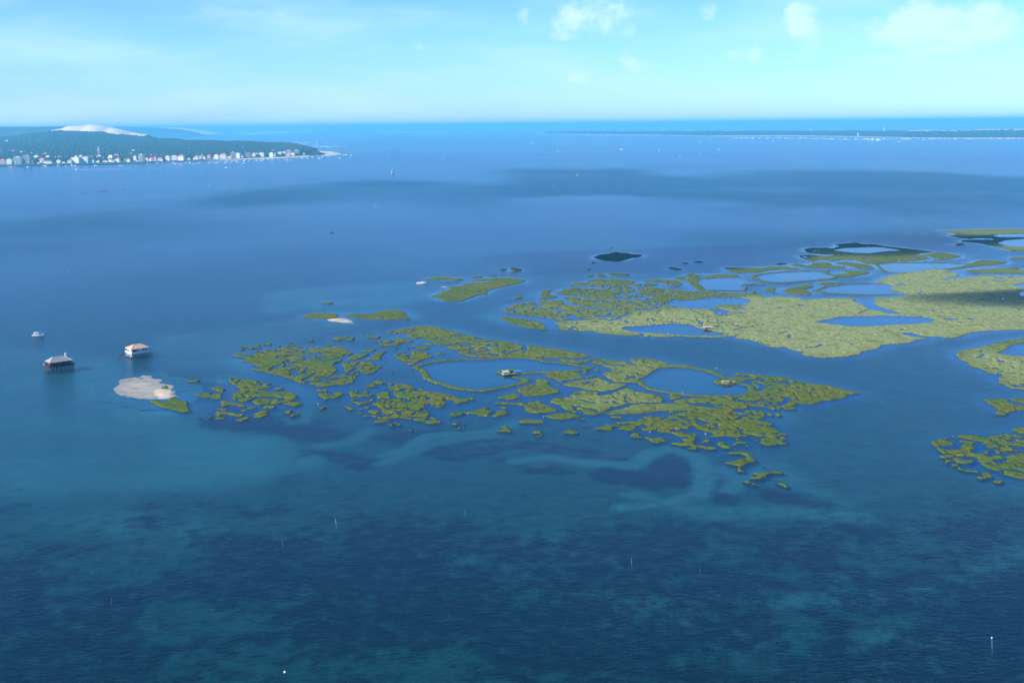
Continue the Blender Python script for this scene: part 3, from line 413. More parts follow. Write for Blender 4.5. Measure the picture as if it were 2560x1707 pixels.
# bare sand above and just under the water: (zone, height, outline)
SAND = [('i', .07, '1380,990 1460,900 1580,838 1720,850 1900,900 2080,965 2200,1015 2280,1060 2300,1120 2230,1200 2160,1235 2060,1225 1960,1190 1800,1150 1560,1125 1440,1060'), ('i', .32, '1900,1110 1960,1050 2060,1020 2200,1030 2270,1090 2230,1170 2150,1215 2050,1200 1960,1150'),
 ('d', .25, '300,533 430,522 500,530 595,562 520,569 430,560 360,552'), ('d', .05, '180,530 300,530 430,540 430,562 330,562 230,556'), ('d', .4, '1385,268 1410,260 1445,263 1440,276 1400,279'), ('d', .3, '1255,258 1310,250 1365,260 1340,266'), ('d', .3, '1290,197 1350,187 1430,192 1390,203'), ('d', .25, '1265,352 1290,342 1320,360 1300,372'),
 ('d', .25, '1420,372 1460,362 1500,365 1470,381'), ('a', .3, '240,528 280,545 340,590 310,600 250,575'), ('f', .5, '2010,114 2060,112 2100,122 2070,133'), ('d', .1, '380,330 430,322 520,320 500,332 430,336')]
# bottom cover: eelgrass meadows (zone, strength, outline)
WEED = [('j', 1, '870,285 1000,230 1250,260 1500,290 1640,310 1600,350 1500,372 1400,370 1330,355 1280,335 1150,318 1000,312'), ('j', 1, '1330,405 1400,395 1500,385 1600,390 1700,420 1800,420 1780,460 1700,500 1600,510 1540,500 1450,420 1380,430 1370,470 1320,480'),
 ('j', 1.1, '1260,530 1300,515 1380,508 1420,508 1400,520 1340,530 1310,550 1300,570 1340,575 1350,560 1362,570 1330,587 1270,585'), ('j', 1.1, '1410,492 1440,484 1442,500'), ('j', .9, '1650,330 1800,310 2050,300 2352,330 2352,470 2250,470 2200,440 2100,470 1950,440 1900,400 1750,380'),
 ('j', .75, '-300,640 0,642 300,630 600,640 700,615 900,625 1100,610 1500,605 1800,580 1820,610 1500,660 1200,720 1000,745 800,700 600,690 400,680 200,665 0,690 -300,690'), ('j', .9, '620,735 660,748 740,752 690,768 640,762'), ('j', .9, '835,760 900,768 925,797 880,797'),
 ('j', .5, '-100,760 300,770 600,790 750,840 700,900 500,950 300,1000 100,1010 -100,1060'), ('j', .65, '1150,980 1300,890 1500,790 1700,740 1900,725 2180,730 2000,760 1900,800 1950,850 1900,950 2000,1000 2352,960 2352,1110 2100,1150 1800,1100 1500,1080 1300,1040'),
 ('j', .6, '600,1225 800,1225 850,1240 650,1245'), ('j', .7, '1900,590 2352,560 2352,590 2000,605'), ('j', .8, '2050,850 2250,800 2352,800 2352,860 2200,900 2060,900'),
 ('k', .8, '0,330 200,345 420,400 500,430 300,440 0,420'), ('k', 1, '0,440 160,460 330,500 560,400 700,395 860,460 875,500 840,570 700,600 560,570 400,550 300,520 100,530 0,540'), ('k', .9, '900,520 1000,520 1000,560 1090,640 1050,670 950,660 880,600'), ('k', .8, '1000,500 1080,500 1000,520'),
 ('k', 1, '1100,590 1200,560 1380,600 1480,630 1525,655 1480,677 1400,672 1300,650 1150,640'), ('k', 1, '1370,640 1460,630 1525,655 1480,677 1400,672'), ('k', 1, '720,680 900,710 1100,750 1250,740 1380,720 1400,770 1340,830 1250,830 1100,800 960,770 850,730'), ('k', .5, '1250,540 1450,510 1650,560 1600,600 1400,590'),
 ('k', .8, '0,810 100,825 240,875 150,890 0,875'), ('k', .8, '180,800 300,800 400,850 470,905 400,890 300,840'), ('k', 1, '745,1040 790,1018 855,1050 820,1082 760,1072'), ('k', .8, '0,960 200,940 500,930 560,945 300,965 0,985'), ('k', .8, '960,1060 1200,1090 1450,1085 1640,1072 1560,1100 1490,1130 1470,1200 1440,1190 1450,1120 1200,1110'),
 ('k', 1, '2600,800 2352,840 2280,930 2180,1000 2000,1040 1800,1080 1660,1085 1720,1120 2000,1120 2200,1250 2352,1290 2600,1300'), ('k', .7, '0,1000 100,1080 300,1150 600,1210 850,1220 950,1280 1200,1290 1300,1210 1450,1150 1500,1180 1350,1280 1500,1330 1700,1340 1750,1400 1900,1440 2000,1380 2352,1410 2700,1400 2700,1600 0,1600'),
 ('k', .5, '870,1120 1000,1100 1250,1130 1300,1160 1100,1190 950,1160'), ('h', 1, '90,190 180,140 330,140 420,150 320,95 520,70 800,90 1000,130 700,130 480,85 380,120 560,150 660,270 620,400 640,420 560,410 350,405 210,350 180,240 150,190'), ('h', 1, '660,190 800,260 840,280 700,360 690,420 640,400 720,300 760,260 650,200'),
 ('h', .9, '300,650 420,560 520,470 660,420 960,480 1330,500 1400,640 1300,700 1100,780 700,790 300,740 180,735'), ('h', .8, '1660,620 1720,590 1850,582 2000,600 2130,655 2050,690 1850,695 1720,670'), ('h', .7, '1420,490 1640,440 1660,480 1560,600 1480,640 1430,600'),
 ('d', .6, '500,480 640,450 830,438 930,445 800,455 700,478 560,492'), ('l', .6, '1220,785 1400,775 1700,770 1700,782 1500,790 1250,797'), ('d', .8, '1480,170 1700,140 1780,110 1760,150 1600,185'), ('d', .5, '600,275 700,262 850,275 780,290'), ('d', .5, '370,325 440,318 530,316 430,332'), ('d', .6, '1700,440 1760,420 1800,560 1740,500'),
 ('a', .9, '180,430 400,400 600,370 900,385 1050,400 700,395 450,430 250,450'), ('a', .9, '840,330 950,300 1250,300 1200,320 950,345'), ('a', .8, '100,615 240,600 330,640 250,655 120,630'), ('a', .7, '0,720 160,720 300,755 500,800 650,850 760,900 680,870 500,820 280,770 0,735'), ('g', .9, '180,1100 400,1180 700,1270 880,1390 1100,1420 1350,1460 1350,1520 1000,1480 760,1400 480,1240 260,1140'),
 ('i', .6, '900,1010 1000,980 1040,1030 950,1050'), ('i', .6, '1280,1130 1340,1130 1420,1190 1360,1200'), ('i', .7, '1900,1320 2060,1380 2171,1420 2171,1520 2000,1440'), ('i', .7, '1370,965 1440,955 1550,955 1530,970 1410,975'), ('i', .8, '1560,838 1650,832 1715,845 1640,850'), ('i', .6, '1500,1118 1640,1110 1620,1130 1510,1132'), ('i', .6, '1630,1015 1690,1015 1680,1028'), ('i', .6, '1730,1070 1830,1060 1800,1085')]
# pale sand seen through the water: (zone, strength, outline)
PALE = [('j', .22, '-500,-80 300,-60 700,60 900,200 1000,330 1300,420 1250,560 600,600 0,620 -500,620'), ('d', .45, '-200,300 300,245 900,205 1090,195 1250,215 1260,300 1190,345 1000,400 700,440 480,480 350,440 100,440 -200,470'), ('d', .4, '980,455 1060,480 1120,525 1040,540'), ('d', .5, '1560,470 1640,470 1720,500 1760,560 1680,530'), ('d', .6, '120,520 430,520 620,565 500,580 200,565'), ('l', .25, '700,800 1100,760 1400,720 1600,760 1300,830 1100,900 1000,960 700,930'),
 ('i', .85, '1040,1050 1380,985 1500,850 1720,840 1920,890 2171,990 2300,1050 2320,1200 2250,1300 2171,1420 1900,1330 1500,1180 1280,1120'), ('i', .4, '900,560 1200,520 1500,600 1600,700 1500,800 1200,860 950,800'), ('i', .45, '800,1000 1100,900 1400,860 1500,1180 1800,1400 2300,1500 2200,1600 1700,1450 1300,1250'), ('h', .7, '180,200 340,150 470,160 500,210 450,260 300,330 210,310'), ('h', .7, '470,95 700,85 900,110 1000,140 800,130 560,130'),
 ('a', .9, '30,520 130,515 240,560 330,600 440,630 330,660 200,640 80,580'), ('h', .3, '-300,720 200,740 700,800 1300,860 1480,950 1900,965 1500,1010 1460,1200 1500,1300 1000,1320 -300,1300'), ('h', .45, '1560,1190 1600,1110 1750,1080 1950,1110 1950,1200 1800,1260 1600,1240'), ('k', .35, '1150,420 1250,470 1300,530 1420,590 1540,635 1600,690 1560,705 1480,640 1300,590 1180,520'), ('k', .3, '2040,480 2400,570 2400,620 2200,560'),
 ('k', .35, '230,1130 350,1080 500,1040 700,1030 900,1090 860,1150 620,1200 400,1175'), ('k', .3, '860,1200 1000,1180 1200,1200 1250,1240 1100,1280 950,1270'), ('k', .3, '0,880 250,880 380,920 300,960 0,950'), ('k', .3, '0,790 150,795 300,850 420,900 300,890 120,820'), ('k', .3, '1500,1300 1700,1230 2000,1240 2050,1330 1800,1390 1600,1360'), ('j', .3, '60,690 300,680 600,700 850,730 1000,760 900,830 700,790 400,750'), ('j', .25, '1900,900 2100,880 2352,920 2352,970 2100,960'),
 ('j', .22, '1100,1195 1500,1210 1500,1235 1300,1225'), ('e', .5, '-40,600 100,610 140,660 60,690 -20,660'), ('f', .35, '2050,290 2352,270 2352,330 2230,340 2100,310'), ('b', .5, '600,165 760,205 1060,265 1340,312 1330,320 1040,278 740,225'), ('c', .5, '1480,570 1620,560 1700,560 1600,640 1540,660'), ('c', .4, '2130,350 2300,420 2200,430')]
# lines of clean sand in the channels between the meadows: (zone, width, strength, line)
RUN = [('k', 9, .45, '0,450 180,430 330,455 560,470 640,410 760,380'), ('k', 8, .5, '760,390 850,430 880,480 890,540 860,600 700,640 500,660'), ('k', 7, .45, '880,500 960,485 1010,505 1050,540 1010,580'), ('k', 7, .5, '1050,530 1120,500 1160,480'), ('k', 10, .4, '560,600 700,640 900,690 1200,680 1600,700'), ('k', 11, .35, '700,1000 900,1050 1200,1072 1640,1075 1900,1050 2150,990 2260,900 2352,820'),
 ('k', 9, .3, '460,900 600,970 750,1030'), ('j', 10, .35, '1480,380 1620,360 1700,310'), ('j', 9, .35, '1740,460 1800,440 1950,380 2100,345 2300,330'), ('b', 8, .4, '-20,1380 200,1320 350,1240 480,1180 800,1160 1150,1130 1250,1060'), ('h', 10, .35, '1500,200 1700,350 1700,480 1630,560 1600,660'), ('h', 7, .35, '700,400 850,450 1000,470 1130,490 1350,470')]
# dark bands on the open bay: gusts and cloud shade, painted as weaker reflection (zone, strength, outline)
GUST_SHADE = [('l', 1, '-300,300 0,290 200,260 500,245 700,250 780,280 1000,290 1230,300 1100,330 900,335 700,360 500,390 300,420 100,430 -300,440'), ('l', 1, '1050,150 1300,120 1600,95 1900,95 2150,120 2400,120 2400,215 2200,215 2000,220 1800,190 1500,195 1200,205 850,215 1000,180'),
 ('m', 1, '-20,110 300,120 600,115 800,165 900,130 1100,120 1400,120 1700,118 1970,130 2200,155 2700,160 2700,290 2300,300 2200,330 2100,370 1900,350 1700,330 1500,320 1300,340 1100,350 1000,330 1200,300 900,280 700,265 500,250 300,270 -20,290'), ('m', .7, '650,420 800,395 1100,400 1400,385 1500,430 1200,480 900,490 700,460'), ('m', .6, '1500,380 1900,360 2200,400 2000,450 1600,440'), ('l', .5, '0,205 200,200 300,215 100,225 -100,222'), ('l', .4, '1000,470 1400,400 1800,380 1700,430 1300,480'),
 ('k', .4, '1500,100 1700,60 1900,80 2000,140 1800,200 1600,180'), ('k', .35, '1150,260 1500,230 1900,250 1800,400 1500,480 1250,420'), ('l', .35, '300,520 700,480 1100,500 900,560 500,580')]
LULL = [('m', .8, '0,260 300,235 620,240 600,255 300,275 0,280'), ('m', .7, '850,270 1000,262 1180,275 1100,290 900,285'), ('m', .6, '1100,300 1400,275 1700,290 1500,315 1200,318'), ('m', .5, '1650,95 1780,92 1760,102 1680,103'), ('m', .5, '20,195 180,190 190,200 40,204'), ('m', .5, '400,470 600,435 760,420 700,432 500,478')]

# ------------------------------------------------------------------ map rasters
def vnoise(shape, ox, oy, sx, sy, dx, dy, seed):
    """smooth value noise over a world grid: cell size sx, sy metres"""
    r = np.random.default_rng(seed); nx, ny = shape[1], shape[0]
    gx = np.arange(nx) * dx / sx; gy = np.arange(ny) * dy / sy
    lat = r.random((int(gy[-1]) + 4, int(gx[-1]) + 4)).astype(np.float32) * 2 - 1
    ix = gx.astype(int); iy = gy.astype(int); fx = (gx - ix).astype(np.float32); fy = (gy - iy).astype(np.float32)
    fx = fx * fx * fx * (fx * (fx * 6 - 15) + 10); fy = fy * fy * fy * (fy * (fy * 6 - 15) + 10)
    row = lat[:, ix] * (1 - fx) + lat[:, ix + 1] * fx
    return row[iy, :] * (1 - fy)[:, None] + row[iy + 1, :] * fy[:, None]

def fbm(shape, s, dx, dy, seed, octaves=3, gain=0.5):
    out = np.zeros(shape, np.float32); a = 1.0; tot = 0
    for o in range(octaves):
        out += a * vnoise(shape, 0, 0, s / 2 ** o, s / 2 ** o, dx, dy, seed + 17 * o); tot += a; a *= gain
    return out / tot

class Grid:
    def __init__(g, x0, x1, dx, y0, y1, dy):
        g.x = np.arange(x0, x1 + dx * .5, dx); g.y = np.arange(y0, y1 + dy * .5, dy); g.dx = dx; g.dy = dy
        g.shape = (len(g.y), len(g.x))
    def zeros(g, v=0.0): return np.full(g.shape, v, np.float32)
    def fill(g, arr, pts, val, op='set'):
        ys = pts[:, 1]; i0 = max(0, int(math.ceil((ys.min() - g.y[0]) / g.dy))); i1 = min(len(g.y) - 1, int((ys.max() - g.y[0]) / g.dy))
        xa, ya = pts[:, 0], pts[:, 1]; xb, yb = np.roll(xa, -1), np.roll(ya, -1)
        for i in range(i0, i1 + 1):
            y = g.y[i]; c = (ya <= y) != (yb <= y)
            if not c.any(): continue
            xs = np.sort(xa[c] + (y - ya[c]) * (xb[c] - xa[c]) / (yb[c] - ya[c]))
            j = np.clip(np.ceil((xs - g.x[0]) / g.dx).astype(int), 0, len(g.x))
            for k in range(0, len(j) - 1, 2):
                if op == 'set': arr[i, j[k]:j[k + 1]] = val
                else: arr[i, j[k]:j[k + 1]] = np.maximum(arr[i, j[k]:j[k + 1]], val)
    def line(g, arr, pts, half, fn):
        """fn(window, distance) for the cells near a polyline"""
        for a, b in zip(pts[:-1], pts[1:]):
            i0 = max(0, int((min(a[1], b[1]) - half * 2 - g.y[0]) / g.dy)); i1 = min(len(g.y), int((max(a[1], b[1]) + half * 2 - g.y[0]) / g.dy) + 2)
            j0 = max(0, int((min(a[0], b[0]) - half * 2 - g.x[0]) / g.dx)); j1 = min(len(g.x), int((max(a[0], b[0]) + half * 2 - g.x[0]) / g.dx) + 2)
            if i1 <= i0 or j1 <= j0: continue
            X, Y = np.meshgrid(g.x[j0:j1], g.y[i0:i1]); d = b - a; L2 = max(1e-6, d @ d)
            t = np.clip(((X - a[0]) * d[0] + (Y - a[1]) * d[1]) / L2, 0, 1)
            dist = np.hypot(X - a[0] - t * d[0], Y - a[1] - t * d[1]).astype(np.float32)
            arr[i0:i1, j0:j1] = fn(arr[i0:i1, j0:j1], dist, (slice(i0, i1), slice(j0, j1)))
    def blur(g, a, rx, ry, n=2):
        for _ in range(n):
            for ax, r, d in ((1, rx, g.dx), (0, ry, g.dy)):
                k = max(0, int(round(r / d)))
                if k == 0: continue
                p = np.pad(a, [(k + 1, k) if i == ax else (0, 0) for i in (0, 1)], mode='edge').astype(np.float64)
                c = np.cumsum(p, axis=ax)
                a = ((c[2 * k + 1:, :] - c[:-2 * k - 1, :]) if ax == 0 else (c[:, 2 * k + 1:] - c[:, :-2 * k - 1])) / (2 * k + 1)
                a = a.astype(np.float32)
        return a

G = Grid(-300, 830, 0.6, 425, 1760, 1.0)

def marsh_field():
    mask = G.zeros(); kk = G.zeros(); pale = G.zeros()
    for z, k, h, s in LAND:
        p = P(z, s); G.fill(mask, p, 1.0); G.fill(kk, p, k); G.fill(pale, p, h)
    f = G.blur(mask, 0.7, 1.2) * 2 - 1
    pale = G.blur(pale, 10, 14); kk = G.blur(kk, 3, 4)
    edge = fbm(G.shape, 9, G.dx, G.dy, 3, 4, .6); fine = fbm(G.shape, 2.6, G.dx, G.dy, 5, 2)
    f = f + (0.6 * edge + 0.5 * fine) * np.clip(1.25 - np.abs(f), 0.15, 1)
    r1 = np.abs(fbm(G.shape, 24, G.dx, G.dy, 21, 4, .6)); r2 = np.abs(fbm(G.shape, 8, G.dx, G.dy, 31, 3, .6)); r3 = np.abs(fbm(G.shape, 14, G.dx, G.dy, 35, 3, .6))
    wv = fbm(G.shape, 18, G.dx, G.dy, 37, 2); pool = fbm(G.shape, 5.5, G.dx, G.dy, 41, 3, .6)
    gate = np.clip(fbm(G.shape, 40, G.dx, G.dy, 51, 2) * 2.2 + 0.5, 0, 1); gate2 = np.clip(fbm(G.shape, 30, G.dx, G.dy, 57, 2) * 2.5 + 0.35, 0, 1)
    k2 = np.clip(kk * 1.15, 0, 1)
    cut = np.clip((0.02 + 0.10 * k2 + 0.10 * wv - r1) / 0.04, 0, 1) * (0.35 + 0.65 * gate) + np.clip((0.0 + 0.09 * k2 + 0.10 * wv - r2) / 0.04, 0, 1) * (1 - gate) + np.clip((0.0 + 0.10 * k2 - 0.10 * wv - r3) / 0.04, 0, 1) * gate2
    cut = cut * np.clip(k2 * 2.5, 0, 1) + np.clip((pool - (0.62 - 0.27 * k2)) * 6, 0, 1)
    f = np.minimum(f, 0.9) - cut * (0.55 + 1.6 * k2) * (kk > 0.04)
    sc = G.zeros()
    for z, den, s in SCATTER: G.fill(sc, P(z, s), den)
    sc = G.blur(sc, 3, 5)
    isl = fbm(G.shape, 8, G.dx, G.dy, 61, 2) * 0.8 + 0.35 * fbm(G.shape, 3, G.dx, G.dy, 62, 1)
    f = np.maximum(f, np.where(sc > 0.03, (isl + sc - 0.53) * 4, -1))
    # winding thin channels over everything that is not a dike
    def cutter(half):
        def fn(w, d, sl): return np.minimum(w, (d + edge[sl] * 0.5 * half - half) / 1.2)
        return fn
    for z, wd, s in CREEK: G.line(f, P(z, s), wd, cutter(wd / 2))
    pm = G.zeros()
    for z, s in POND: G.fill(pm, P(z, s), 1.0)
    pond = G.blur(pm, 0.9, 1.4)
    f = np.minimum(f, 1 - 2 * pond + 0.15 * edge)
    def adder(half):
        def fn(w, d, sl): return np.maximum(w, (half * (1 + 0.3 * edge[sl]) - d) / half * 1.1)
        return fn
    for z, wd, s in DIKE: G.line(f, P(z, s), wd, adder(wd / 2 + 0.5))
    im = G.zeros()
    for z, s in ISLET: G.fill(im, P(z, s), 1.0)
    f = np.maximum(f, np.where(im > 0, 0, -9) + G.blur(im, 1.0, 1.4) * 1.4 - 0.4 + 0.2 * edge)
    return f, pale, pond

MF, PALEMAP, PONDMAP = marsh_field()
_lump = fbm(G.shape, 5.0, G.dx, G.dy, 71, 3, .6); _wide = fbm(G.shape, 26, G.dx, G.dy, 81, 2)
_in = np.clip((MF - 0.25) / 0.6, 0, 1)
MZ = np.where(MF > 0, np.clip(MF / 0.3, 0, 1) ** 0.8 * 0.34, np.maximum(MF * 2.5, -0.9)) + _in * (0.10 + 0.26 * _lump + 0.14 * _wide)
_d1 = np.abs(fbm(G.shape, 11, G.dx, G.dy, 91, 3, .6)); _d2 = np.abs(fbm(G.shape, 6, G.dx, G.dy, 93, 2, .55)); _dg = np.clip(fbm(G.shape, 22, G.dx, G.dy, 95, 2) * 3 + 0.4, 0, 1)
_ditch = np.maximum(np.clip((0.055 - _d1) / 0.035, 0, 1) * _dg, np.clip((0.05 - _d2) / 0.03, 0, 1) * (1 - _dg) * 0.9)      # narrow muddy runnels
MZ = np.where(MF > 0, np.maximum(MZ - 0.42 * _ditch * _in, 0.03), MZ).astype(np.float32)

def label_runs(mask):
    """connected areas of a mask, by runs"""
    lab = np.zeros(mask.shape, np.int32); parent = [0]
    def find(a):
        while parent[a] != a: parent[a] = parent[parent[a]]; a = parent[a]
        return a
    prev = []
    for i in range(mask.shape[0]):
        m = mask[i].astype(np.int8); d = np.diff(np.concatenate(([0], m, [0])))
        st = np.nonzero(d == 1)[0]; en = np.nonzero(d == -1)[0]; cur = []; q = 0
        for s, e in zip(st, en):
            l = 0
            while q > 0 and q < len(prev) and prev[q][0] >= s: q -= 1
            while q < len(prev) and prev[q][1] < s: q += 1
            w = q
            while w < len(prev) and prev[w][0] <= e:
                r = find(prev[w][2])
                if l == 0: l = r
                elif r != l: parent[r] = l
                w += 1
            if l == 0: l = len(parent); parent.append(l)
            lab[i, s:e] = l; cur.append((s, e, l))
        prev = cur
    root = np.array([find(i) for i in range(len(parent))], np.int32)
    return root[lab]

def grid_mesh(name, sel, Z, attrs):
    """quads of the map grid where sel (cells) holds -> a mesh"""
    nx = G.shape[1]; ci, cj = np.nonzero(sel)
    q = np.stack([ci * nx + cj, ci * nx + cj + 1, (ci + 1) * nx + cj + 1, (ci + 1) * nx + cj], 1)
    u, inv = np.unique(q, return_inverse=True); inv = inv.reshape(q.shape)
    v = np.stack([G.x[u % nx], G.y[u // nx], Z.ravel()[u]], 1)
    o = v.mean(0) * np.array([1, 1, 0])
    return np_mesh(name, v - o, inv, {k: a.ravel()[u] for k, a in attrs.items()}), o

def mat_marsh():
    m = bpy.data.materials.new('mat_marsh'); m.use_nodes = True; nt = m.node_tree; L = nt.links.new
    b = nt.nodes['Principled BSDF']; b.inputs['Roughness'].default_value = 0.85; b.inputs['Specular IOR Level'].default_value = 0.15
    g = N(nt, 'ShaderNodeNewGeometry'); sp = N(nt, 'ShaderNodeSeparateXYZ'); L(g.outputs['Position'], sp.inputs[0])
    at_ = N(nt, 'ShaderNodeAttribute', attribute_name='dry')
    def noise(s, d=4):
        n = N(nt, 'ShaderNodeTexNoise'); n.inputs['Scale'].default_value = s; n.inputs['Detail'].default_value = d; L(g.outputs['Position'], n.inputs['Vector']); return n
    n1 = noise(0.03, 3); n2 = noise(0.35, 5); n3 = noise(0.09, 4)
    def mix(fac, a, b_):
        mx = N(nt, 'ShaderNodeMix', data_type='RGBA')
        for sock, v in ((0, fac), (6, a), (7, b_)):
            if isinstance(v, (tuple, float)): mx.inputs[sock].default_value = v if isinstance(v, float) else v + (1,)
            else: L(v, mx.inputs[sock])
        return mx.outputs[2]
    def ramp(v, a, b_):
        r = N(nt, 'ShaderNodeMapRange'); r.inputs[1].default_value = a; r.inputs[2].default_value = b_; L(v, r.inputs[0]); return r.outputs[0]
    green = mix(ramp(n1.outputs['Fac'], .35, .65), (0.09, 0.165, 0.008), (0.17, 0.175, 0.006))
    green = mix(ramp(n2.outputs['Fac'], .3, .75), (0.045, 0.075, 0.006), green)
    dry = mix(ramp(n2.outputs['Fac'], .3, .7), (0.12, 0.165, 0.035), (0.31, 0.35, 0.14))
    dry = mix(ramp(n3.outputs['Fac'], .52, .72), dry, (0.12, 0.16, 0.035))
    dfac = N(nt, 'ShaderNodeMath', operation='MULTIPLY_ADD'); L(n3.outputs['Fac'], dfac.inputs[0]); dfac.inputs[1].default_value = 0.9; 
    d2 = N(nt, 'ShaderNodeMath', operation='MULTIPLY_ADD'); L(at_.outputs['Fac'], d2.inputs[0]); d2.inputs[1].default_value = 1.35; d2.inputs[2].default_value = -0.45; L(d2.outputs[0], dfac.inputs[2])
    top = mix(ramp(dfac.outputs[0], .15, .75), green, dry)
    zz = N(nt, 'ShaderNodeMath', operation='MULTIPLY_ADD'); L(n2.outputs['Fac'], zz.inputs[0]); zz.inputs[1].default_value = 0.3; L(sp.outputs[2], zz.inputs[2])
    col = mix(ramp(zz.outputs[0], .20, .36), (0.04, 0.04, 0.022), top)
    L(col, b.inputs['Base Color'])
    bp = N(nt, 'ShaderNodeBump'); bp.inputs['Strength'].default_value = 0.7; bp.inputs['Distance'].default_value = 0.35; L(n2.outputs['Fac'], bp.inputs['Height']); L(bp.outputs[0], b.inputs['Normal'])
    return m
M['marsh'] = mat_marsh()

def build_marsh():
    land = MZ > 0.0
    lab = label_runs(land)
    cell = np.maximum(np.maximum(lab[:-1, :-1], lab[1:, :-1]), np.maximum(lab[:-1, 1:], lab[1:, 1:]))
    ids, cnt = np.unique(lab[lab > 0], return_counts=True)
    order = np.argsort(-cnt); big = ids[order[:170]]; big = [i for i, c in zip(ids[order[:170]], cnt[order[:170]]) if c > 25]
    att = {'dry': PALEMAP}
    for i in big:
        me, o = grid_mesh('marsh_island', cell == i, MZ, att)
        structure(link('marsh_island', me, M['marsh'], loc=o))
    rest = (cell > 0) & ~np.isin(cell, np.array(big))
    if rest.any():
        me, o = grid_mesh('marsh_grass', rest, MZ, att)
        stuff(link('marsh_grass', me, M['marsh'], loc=o), 'tiny green tufts of marsh grass standing in shallow water')
build_marsh()

# bare sand
def build_sand():
    for n, (z, hgt, s) in enumerate(SAND):
        m = G.zeros(); p = P(z, s); G.fill(m, p, 1.0)
        big = hgt < 0.1; f = G.blur(m, 9.0 if big else 3.0, 13.0 if big else 4.0)
        f = f + ((0.34 if big else 0.2) * fbm(G.shape, 15, G.dx, G.dy, 200 + n, 4, .6) + 0.10 * fbm(G.shape, 4, G.dx, G.dy, 230 + n, 2)) * np.clip(f * 4, 0, 1)
        T_ = 0.40 if big else 0.5
        Z = np.where(f > T_, (f - T_) * 2 * hgt * 1.4, (f - T_) * 1.6).astype(np.float32)
        sel = np.maximum(np.maximum(Z[:-1, :-1], Z[1:, :-1]), np.maximum(Z[:-1, 1:], Z[1:, 1:])) > -1.6 * T_ + 0.05
        me, o = grid_mesh('sandbank', sel, Z - 0.01 * n, {})
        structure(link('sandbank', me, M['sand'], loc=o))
build_sand()

# ------------------------------------------------------------------ seabed and water, one sheet each out to the horizon
def axis(lo, hi, step, far, grow=1.28):
    inner = np.arange(lo, hi + step * .5, step); out = [inner[-1]]; s = step
    while out[-1] < far: s *= grow; out.append(out[-1] + s)
    low = [inner[0]]; s = step
    while low[-1] > -far: s *= grow; low.append(low[-1] - s)
    return np.concatenate((np.array(low[1:])[::-1], inner, np.array(out[1:])))

def sheet(name, ax, ay, Z, attrs):
    X, Y = np.meshgrid(ax, ay); nx = len(ax); v = np.stack([X.ravel(), Y.ravel(), Z.ravel()], 1)
    i, j = np.meshgrid(np.arange(len(ay) - 1), np.arange(nx - 1), indexing='ij'); i = i.ravel(); j = j.ravel()
    q = np.stack([i * nx + j, i * nx + j + 1, (i + 1) * nx + j + 1, (i + 1) * nx + j], 1)
    return np_mesh(name, v, q, {k: a.ravel() for k, a in attrs.items()})

FAR = 70000.0
B = Grid(-620, 880, 2.5, 230, 1700, 2.5)
def embed(a, ax, ay, fillv, k=1):
    """a raster of grid B placed into the big sheet"""
    out = np.full((len(ay), len(ax)), fillv, np.float32)
    j0 = int(np.argmin(np.abs(ax - B.x[0]))); i0 = int(np.argmin(np.abs(ay - B.y[0])))
    a = a[::k, ::k]; out[i0:i0 + a.shape[0], j0:j0 + a.shape[1]] = a
    return out

